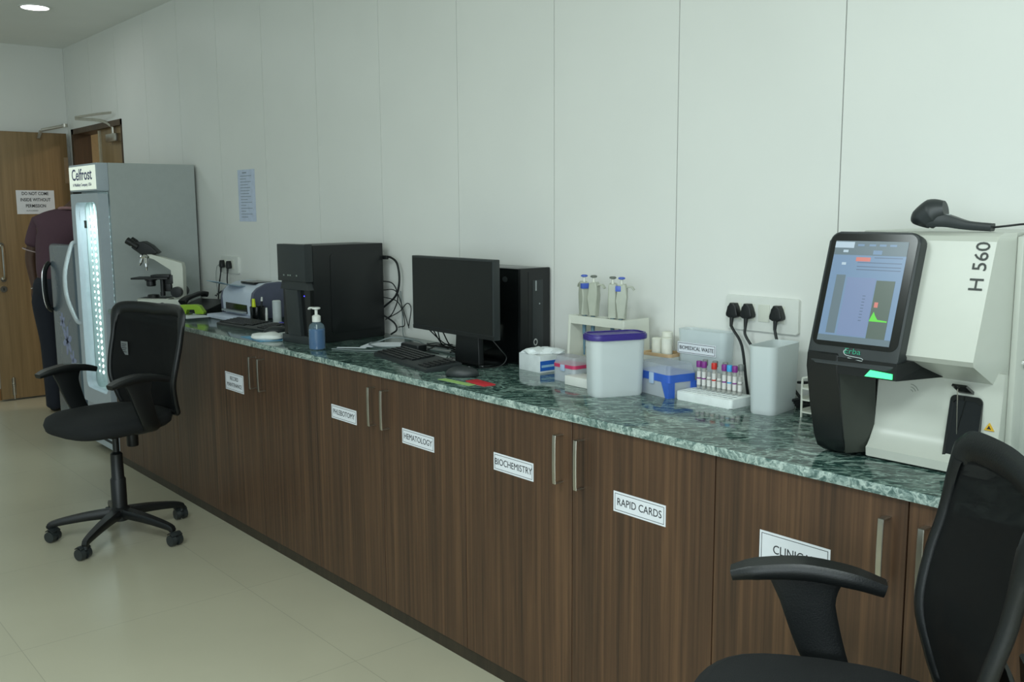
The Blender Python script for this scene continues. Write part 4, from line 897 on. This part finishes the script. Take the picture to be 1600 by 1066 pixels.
# ------------------------------------------------------------------ sockets, plugs, cords, wall paper
def plug(label, x, z, pts, r=.0036, group='black plugs in the wall sockets'):
    t = thing('power_plug', label, 'plug', (x, WY-.012, z), 0, group)
    bm = NB(); add_prism(bm, [(-.008, .024), (.008, .024), (.013, .014), (.021, -.008), (.020, -.015), (.010, -.020), (-.010, -.020), (-.020, -.015), (-.021, -.008), (-.013, .014)], -.024, 0, 'y', bev=.005, seg=3); obj('plug_body', bm, M_black, t)
    bm = NB(); add_cyl(bm, (0, -.020, -.018), (0, -.022, -.045), .0065, .0045); add_tube(bm, [(0, -.022, -.043)]+pts, r, 8, 5); obj('cord', bm, M_rubber, t)
def plate(label, x0, x1, z0, z1, rock):
    t = thing('socket_plate', label, 'wall socket', ((x0+x1)/2, WY, (z0+z1)/2)); W, Hh = (x1-x0)/2, (z1-z0)/2
    bm = NB(); add_prism(bm, rrect(-W, -Hh, W, Hh, .006), -.011, 0, 'y', bev=.003); obj('plate', bm, M_white, t)
    for a in rock: bm = NB(); add_box(bm, (a-.019, -.0135, -.022), (a+.019, -.010, .028), bev=.0015); obj('switch_module', bm, M_wgloss, t)
    return t
plate('wide white socket plate with three black plugs above the open frosted container', -1.734, -1.488, 1.094, 1.194, (-.088, -.040, .010, .060))
plate('square white socket plate with two black plugs above the printer', -5.326, -5.10, 1.096, 1.192, (-.055, .040))
g3 = 'plugs in the wide socket plate'; g2 = 'plugs in the square socket plate'
plug('leftmost black plug in the wide socket plate', -1.698, 1.148, [(.010, -.024, -.055), (.040, -.022, -.10), (.055, -.018, -.20), (.06, -.014, -.242)], .0042, g3)
plug('middle black plug in the wide socket plate', -1.648, 1.149, [(.004, -.024, -.07), (.045, -.02, -.12), (.10, -.016, -.17), (.14, -.014, -.23), (.15, -.02, -.244)], .0042, g3)
plug('rightmost black plug in the wide socket plate, next to the analyzer', -1.548, 1.150, [(.01, -.026, -.07), (.03, -.024, -.13), (.055, -.02, -.19), (.10, -.016, -.242)], .0042, g3)
plug('left black plug in the square socket plate above the printer', -5.285, 1.145, [(-.01, -.024, -.08), (-.04, -.018, -.12), (-.07, -.014, -.2), (-.07, -.016, -.242)], .004, g2)
plug('right black plug in the square socket plate above the printer', -5.195, 1.143, [(-.004, -.024, -.09), (-.004, -.02, -.16), (0, -.016, -.22)], .004, g2)
bm = NB(); add_tube(bm, [(-5.335, .545, 1.14), (-5.37, .545, 1.125), (-5.40, .55, 1.05), (-5.38, .55, .95), (-5.36, .54, ZT+.003)], .0014, 6); tag(obj('thin_cord', bm, M_gcable), 'thin grey cord hanging from the square socket plate', 'cord')
bm = NB()
for k in range(4): add_tube(bm, [(-1.45, .50-.01*k, ZT+.004+.014*k*.5), (-1.38, .515-.012*k, ZT+.006+.012*k), (-1.30, .52-.01*k, ZT+.010+.010*k), (-1.22, .50, ZT+.006+.01*k), (-1.18, .52, ZT+.006+.01*k)], .0042, 8)
tag(obj('cable_bundle', bm, M_rubber), 'bundle of thick black power cords behind the white tiered rack', 'cord')
bm = NB()
add_tube(bm, [(-1.36, .545, 1.03), (-1.385, .54, .98), (-1.41, .53, .94), (-1.44, .54, ZT+.006)], .004, 8); add_tube(bm, [(-1.47, .535, .965), (-1.40, .52, .972), (-1.34, .50, .962), (-1.30, .50, .965)], .004, 8)
tag(obj('black_cable', bm, M_rubber), 'black cord crossing above the cord bundle beside the tiered rack', 'cord')
# cables behind the left tower
bm = NB()
add_tube(bm, [(-3.53, .522, 1.245), (-3.50, .528, 1.245), (-3.455, .53, 1.22), (-3.44, .53, 1.15), (-3.47, .53, 1.08), (-3.56, .520, 1.02)], .0048, 8)
add_box(bm, (-3.555, .513, 1.236), (-3.515, .527, 1.253), bev=.003)
tag(obj('video_cable', bm, M_rubber), 'thick black cable arching out of the back of the left computer tower', 'cable')
CB = [([(-3.56, .518, 1.14), (-3.49, .53, 1.13), (-3.47, .54, 1.07), (-3.50, .53, 1.0), (-3.54, .52, .97)], .0026), ([(-3.56, .518, 1.10), (-3.47, .53, 1.10), (-3.43, .54, 1.02), (-3.40, .545, .95), (-3.39, .54, .955), (-3.37, .54, 1.03), (-3.40, .54, 1.05), (-3.46, .54, 1.01), (-3.53, .52, .975)], .0022),
      ([(-3.56, .518, .99), (-3.49, .53, .96), (-3.47, .53, .93), (-3.50, .52, ZT+.008)], .004), ([(-3.56, .518, 1.07), (-3.46, .535, 1.05), (-3.42, .54, .96), (-3.47, .54, .94)], .0022)]
bm = NB()
for p, r in CB: add_tube(bm, p, r, 7)
tag(obj('cable_tangle', bm, M_rubber), 'tangle of thin black cables hanging behind the left computer tower', 'cables')
bm = NB(); add_tube(bm, [(-3.455, .545, 1.10), (-3.45, .548, 1.0), (-3.445, .545, ZT+.03), (-3.41, .53, ZT+.004), (-3.33, .52, ZT+.003)], .0026, 7); tag(obj('grey_cable', bm, M_gcable), 'single grey cable dropping down the wall behind the left tower', 'cable')
# flat mess of leads behind the keyboard
bm = NB(); rnd = random.Random(11)
add_tube(bm, [(-3.36, .36, ZT+.004), (-3.33, .42, ZT+.02), (-3.24, .47, ZT+.012), (-3.14, .45, ZT+.006), (-3.02, .44, ZT+.004), (-2.90, .47, ZT+.006)], .003, 7)
add_tube(bm, [(-3.36, .36, ZT+.004), (-3.33, .30, ZT+.004), (-3.24, .29, ZT+.003), (-3.13, .36, ZT+.003), (-3.02, .40, ZT+.003), (-2.88, .40, ZT+.004)], .0026, 7)
add_tube(bm, [(-3.32, .12, ZT+.003), (-3.24, .16, ZT+.003), (-3.17, .21, ZT+.003), (-3.12, .30, ZT+.003)], .0024, 7)
tag(obj('grey_lead', bm, M_gcable), 'pale grey leads looped over the paper between the left tower and the monitor', 'cables')
bm = NB()
for k in range(9):
    x0_, y0_ = rnd.uniform(-3.2, -3.0), rnd.uniform(.36, .52); P = [(x0_, y0_, ZT+.004)]
    for j in range(5): P.append((P[-1][0]+rnd.uniform(.03, .10), min(.545, max(.34, P[-1][1]+rnd.uniform(-.06, .06))), ZT+.004+.003*(k % 4)))
    P = [(min(p[0], -2.90), p[1], p[2]) for p in P]; add_tube(bm, P, .0026, 6)
for a, b in (((-2.88, .30, ZT+.105), (-2.93, .44, ZT+.01)), ((-2.85, .30, ZT+.105), (-2.96, .43, ZT+.01)), ((-2.91, .30, ZT+.105), (-2.90, .47, ZT+.01)), ((-2.82, .30, ZT+.105), (-2.92, .46, ZT+.01))):
    m_ = ((a[0]+b[0])/2-.01, (a[1]+b[1])/2, (a[2]+b[2])/2-.02); add_tube(bm, [a, m_, b], .0024, 6)
add_prism(bm, rrect(-3.14, .325, -3.02, .375, .01), ZT+.0005, ZT+.026, 'z', bev=.005)
tag(obj('cable_tangle', bm, M_rubber), 'tangle of black leads lying behind and under the monitor', 'cables')
bm = NB(); add_tube(bm, [(-2.56, .32, ZT+.10), (-2.53, .34, ZT+.06), (-2.525, .36, ZT+.03), (-2.53, .33, ZT+.004), (-2.55, .25, ZT+.003), (-2.53, .20, ZT+.004), (-2.49, .18, ZT+.008)], .0018, 6); tag(obj('mouse_lead', bm, M_rubber), 'thin black lead curling from the monitor stand to the mouse', 'cable')
# paper on the wall
bm = NB(); add_box(bm, (-5.075, -.0012, 1.392), (-4.865, -.0002, 1.675), 0)
for k in range(16):
    z = 1.655-.016*k; w_ = .05+.09*abs(math.sin(k*1.7)); add_box(bm, (-5.045+(.03 if k == 0 else 0), -.0016, z), (-5.045+w_+(.03 if k == 0 else 0), -.0011, z+(.006 if k == 0 else .003)), 1)
tag(obj('wall_notice', bm, [mat('pale_lilac_paper', (196, 206, 226), .8), mat('faint_print', (128, 140, 150), .8)], loc=(0, WY-.0002, 0)), 'pale sheet of printed paper taped to the wall above the printer', 'notice')

# ------------------------------------------------------------------ person walking through the doorway, back to the camera
def skin(name, V, Ed, m, parent, sub=2, extra=None, origin=(0, 0, 0)):
    me = bpy.data.meshes.new(name); me.from_pydata([Vector(v[:3])-Vector(origin) for v in V], Ed, []); o = bpy.data.objects.new(name, me); COL.objects.link(o)
    o.modifiers.new('s', 'SKIN'); su = o.modifiers.new('u', 'SUBSURF'); su.levels = sub; su.render_levels = sub
    for i, v in enumerate(V):
        r = v[3]; sv = me.skin_vertices[0].data[i]; sv.radius = r if isinstance(r, tuple) else (r, r); sv.use_root = (i == 0)
    dg = bpy.context.evaluated_depsgraph_get(); dg.update(); nm = bpy.data.meshes.new_from_object(o.evaluated_get(dg)); bpy.data.objects.remove(o)
    nm.name = name
    for p in nm.polygons: p.use_smooth = True
    nm.materials.clear(); nm.materials.append(m); r = bpy.data.objects.new(name, nm); COL.objects.link(r); r.parent = parent; return r
PO = Vector((-7.40, .20, 0)); Fd = Vector((-.76, .65, 0)); Rt = Vector((.65, .76, 0))      # facing away, right-hand side
pr = thing('person', 'person in maroon polo shirt and dark trousers, back turned, by the doorway', 'person', PO)
M_skin = mat('brown_skin', (84, 60, 46), .6); M_shirt = mat('maroon_shirt', (82, 58, 68), .9, bump=.3, scale=200); M_trs = mat('dark_trousers', (26, 30, 40), .9); M_hair = mat('black_hair', (18, 16, 15), .7)
pel = Vector((-7.43, .16, .93)); wai = Vector((-7.44, .19, 1.08)); che = Vector((-7.445, .24, 1.25)); upc = Vector((-7.44, .29, 1.36)); nkb = Vector((-7.435, .335, 1.455)); hd_ = Vector((-7.39, .455, 1.585))
ls = Vector((-7.55, .165, 1.385)); rs = Vector((-7.33, .43, 1.385)); le = Vector((-7.585, .085, 1.12)); lw = Vector((-7.56, .10, .90)); re = Vector((-7.29, .50, 1.13)); rw = Vector((-7.36, .56, .93))
pel = pel+Rt*.06; wai = wai+Rt*.03
lh = pel-Rt*.085-Vector((0, 0, .13)); rh = pel+Rt*.085-Vector((0, 0, .13)); lk = Vector((-7.42, .145, .50)); rk = Vector((-7.31, .28, .50)); la = Vector((-7.39, .135, .09)); ra = Vector((-7.27, .26, .09))
B = [(*pel, .095), (*wai, .115), (*che, .135), (*upc, .11), (*nkb, .058), (*(nkb.lerp(hd_, .5)), .055), (*(hd_-Vector((0, 0, .045))+Fd*.01), .070), (*(hd_+Vector((0, 0, .025))), .088), (*(hd_+Vector((0, 0, .075))-Fd*.01), .060),
     (*ls, .060), (*le, .042), (*lw, .028), (*rs, .060), (*re, .042), (*rw, .028), (*lh, .070), (*lk, .050), (*la, .038), (*rh, .070), (*rk, .050), (*ra, .038), (*(la+Fd*.13-Vector((0, 0, .055))), .030), (*(ra+Fd*.13-Vector((0, 0, .055))), .030), (*(hd_+Fd*.095-Vector((0, 0, .01))), .014), (*(hd_-Rt*.085), .016), (*(hd_+Rt*.085), .016)]
Ed = [(0, 1), (1, 2), (2, 3), (3, 4), (4, 5), (5, 6), (6, 7), (7, 8), (3, 9), (9, 10), (10, 11), (3, 12), (12, 13), (13, 14), (0, 15), (15, 16), (16, 17), (0, 18), (18, 19), (19, 20), (17, 21), (20, 22), (7, 23), (7, 24), (7, 25)]
def hand(w_, down, fwd, side, curl):
    base = len(B); wi = {tuple(lw): 11, tuple(rw): 14}[tuple(w_)]
    B.append((*(w_+down*.05), (.034, .016))); Ed.append((wi, base)); pal = base; B.append((*(w_+down*.085), (.036, .015))); Ed.append((pal, pal+1)); k = pal+1
    for i in range(4):
        off = fwd*(.027-.018*i); L_ = (.030, .033, .031, .025)[i]; p = w_+down*.098+off; d = down; last = k
        for j in range(3):
            B.append((*p, .0085-.0008*j)); Ed.append((last, len(B)-1)); last = len(B)-1; d = (d+side*curl*(j+1)*.55).normalized(); p = p+d*L_*(1-.15*j)
    p = w_+down*.045+fwd*.034; last = pal
    for j in range(3): B.append((*p, .0105-.001*j)); Ed.append((last, len(B)-1)); last = len(B)-1; p = p+(down*.8+fwd*(.5-.3*j)+side*.35).normalized()*.028
dn = Vector((.05, 0, -1)).normalized(); hand(lw, dn, Fd, Rt, .55); hand(rw, dn, Fd, -Rt, .55)
skin('body', B, Ed, M_skin, pr, 2, origin=PO)
T = .022
skin('shirt', [(*(pel-Vector((0, 0, .03))), .150), (*wai, .142), (*che, .160), (*upc, .128), (*(nkb-Vector((0, 0, .01))), .070), (*ls, .078), (*ls.lerp(le, .55), .070), (*ls.lerp(le, .74), .068), (*rs, .078), (*rs.lerp(re, .55), .070), (*rs.lerp(re, .74), .068)], [(0, 1), (1, 2), (2, 3), (3, 4), (3, 5), (5, 6), (6, 7), (3, 8), (8, 9), (9, 10)], M_shirt, pr, 2, origin=PO)
bm = NB()
for h_, k_, a_ in ((lh, lk, la), (rh, rk, ra)):
    top = pel.lerp(h_, .45)+(h_-pel)*.0; add_tube(bm, [top+Vector((0, 0, .06))-PO, h_-PO, k_-PO, a_+Vector((0, 0, .02))-PO, a_-Vector((0, 0, .04))-PO], [.100, .100, .074, .062, .062], 20, 6)
r_ = bmesh.ops.create_uvsphere(bm, u_segments=24, v_segments=14, radius=1)
for v in r_['verts']: v.co = Vector((-.0, 0, 0))+(pel-PO)+Vector((0, 0, -.03))+Rt*v.co.x*.172+Fd*v.co.y*.125+Vector((0, 0, 1))*v.co.z*.14
obj('trousers', bm, M_trs, pr, 70)
for a, nm in ((la, 'shoe'), (ra, 'shoe')): skin(nm, [(*(a-Fd*.05-Vector((0, 0, .05))), (.036, .036)), (*(a+Fd*.05-Vector((0, 0, .05))), .042), (*(a+Fd*.15-Vector((0, 0, .06))), .030)], [(0, 1), (1, 2)], M_black, pr, 2, origin=PO)
for a, b in ((ls, le), (rs, re)):
    c = a.lerp(b, .80); d = (b-a).normalized(); bm = NB(); u = d.orthogonal().normalized(); v = d.cross(u); pts = [(c-PO)+(u*math.cos(i*PI/12)+v*math.sin(i*PI/12))*.0645 for i in range(25)]; add_tube(bm, pts, .004, 6, 0); obj('sleeve_edge', bm, mat('pale_pink_trim', (178, 160, 158), .8), pr)
bm = NB(); pts = [(nkb-PO)+Vector((0, 0, .012))+(Rt*math.cos(i*PI/12)+Fd*math.sin(i*PI/12))*.066+Vector((0, 0, -.012*math.sin(i*PI/12))) for i in range(25)]; add_tube(bm, pts, .012, 8, 0); obj('collar', bm, mat('pale_pink_collar', (150, 116, 116), .8), pr)
bm = NB(); r_ = bmesh.ops.create_uvsphere(bm, u_segments=24, v_segments=16, radius=1); kill = []
for v in r_['verts']:
    q_ = v.co.copy(); v.co = (hd_-PO)+Vector((0, 0, .035))-Fd*.012+Rt*q_.x*.094+Fd*q_.y*.108+Vector((0, 0, 1))*q_.z*.102
    if q_.y > .45 and q_.z < .35 or q_.z < -.75: kill.append(v)
bmesh.ops.delete(bm, geom=kill, context='VERTS'); obj('hair', bm, M_hair, pr, 70)
for sg in (-1, 1):
    bm = NB(); add_lathe(bm, [(.001, -.010), (.008, -.006), (.010, 0), (.008, .006), (.001, .010)], seg=12)
    o = obj('eye', bm, M_white, pr, loc=(hd_-PO)+Fd*.078+Rt*sg*.032+Vector((0, 0, .015)))
bm = NB(); c = lw-PO; d = (lw-le).normalized(); u = d.orthogonal().normalized(); v = d.cross(u); add_tube(bm, [c+(u*math.cos(i*PI/8)+v*math.sin(i*PI/8))*.030 for i in range(17)], .004, 6, 0); obj('wristwatch', bm, M_chrome, pr)
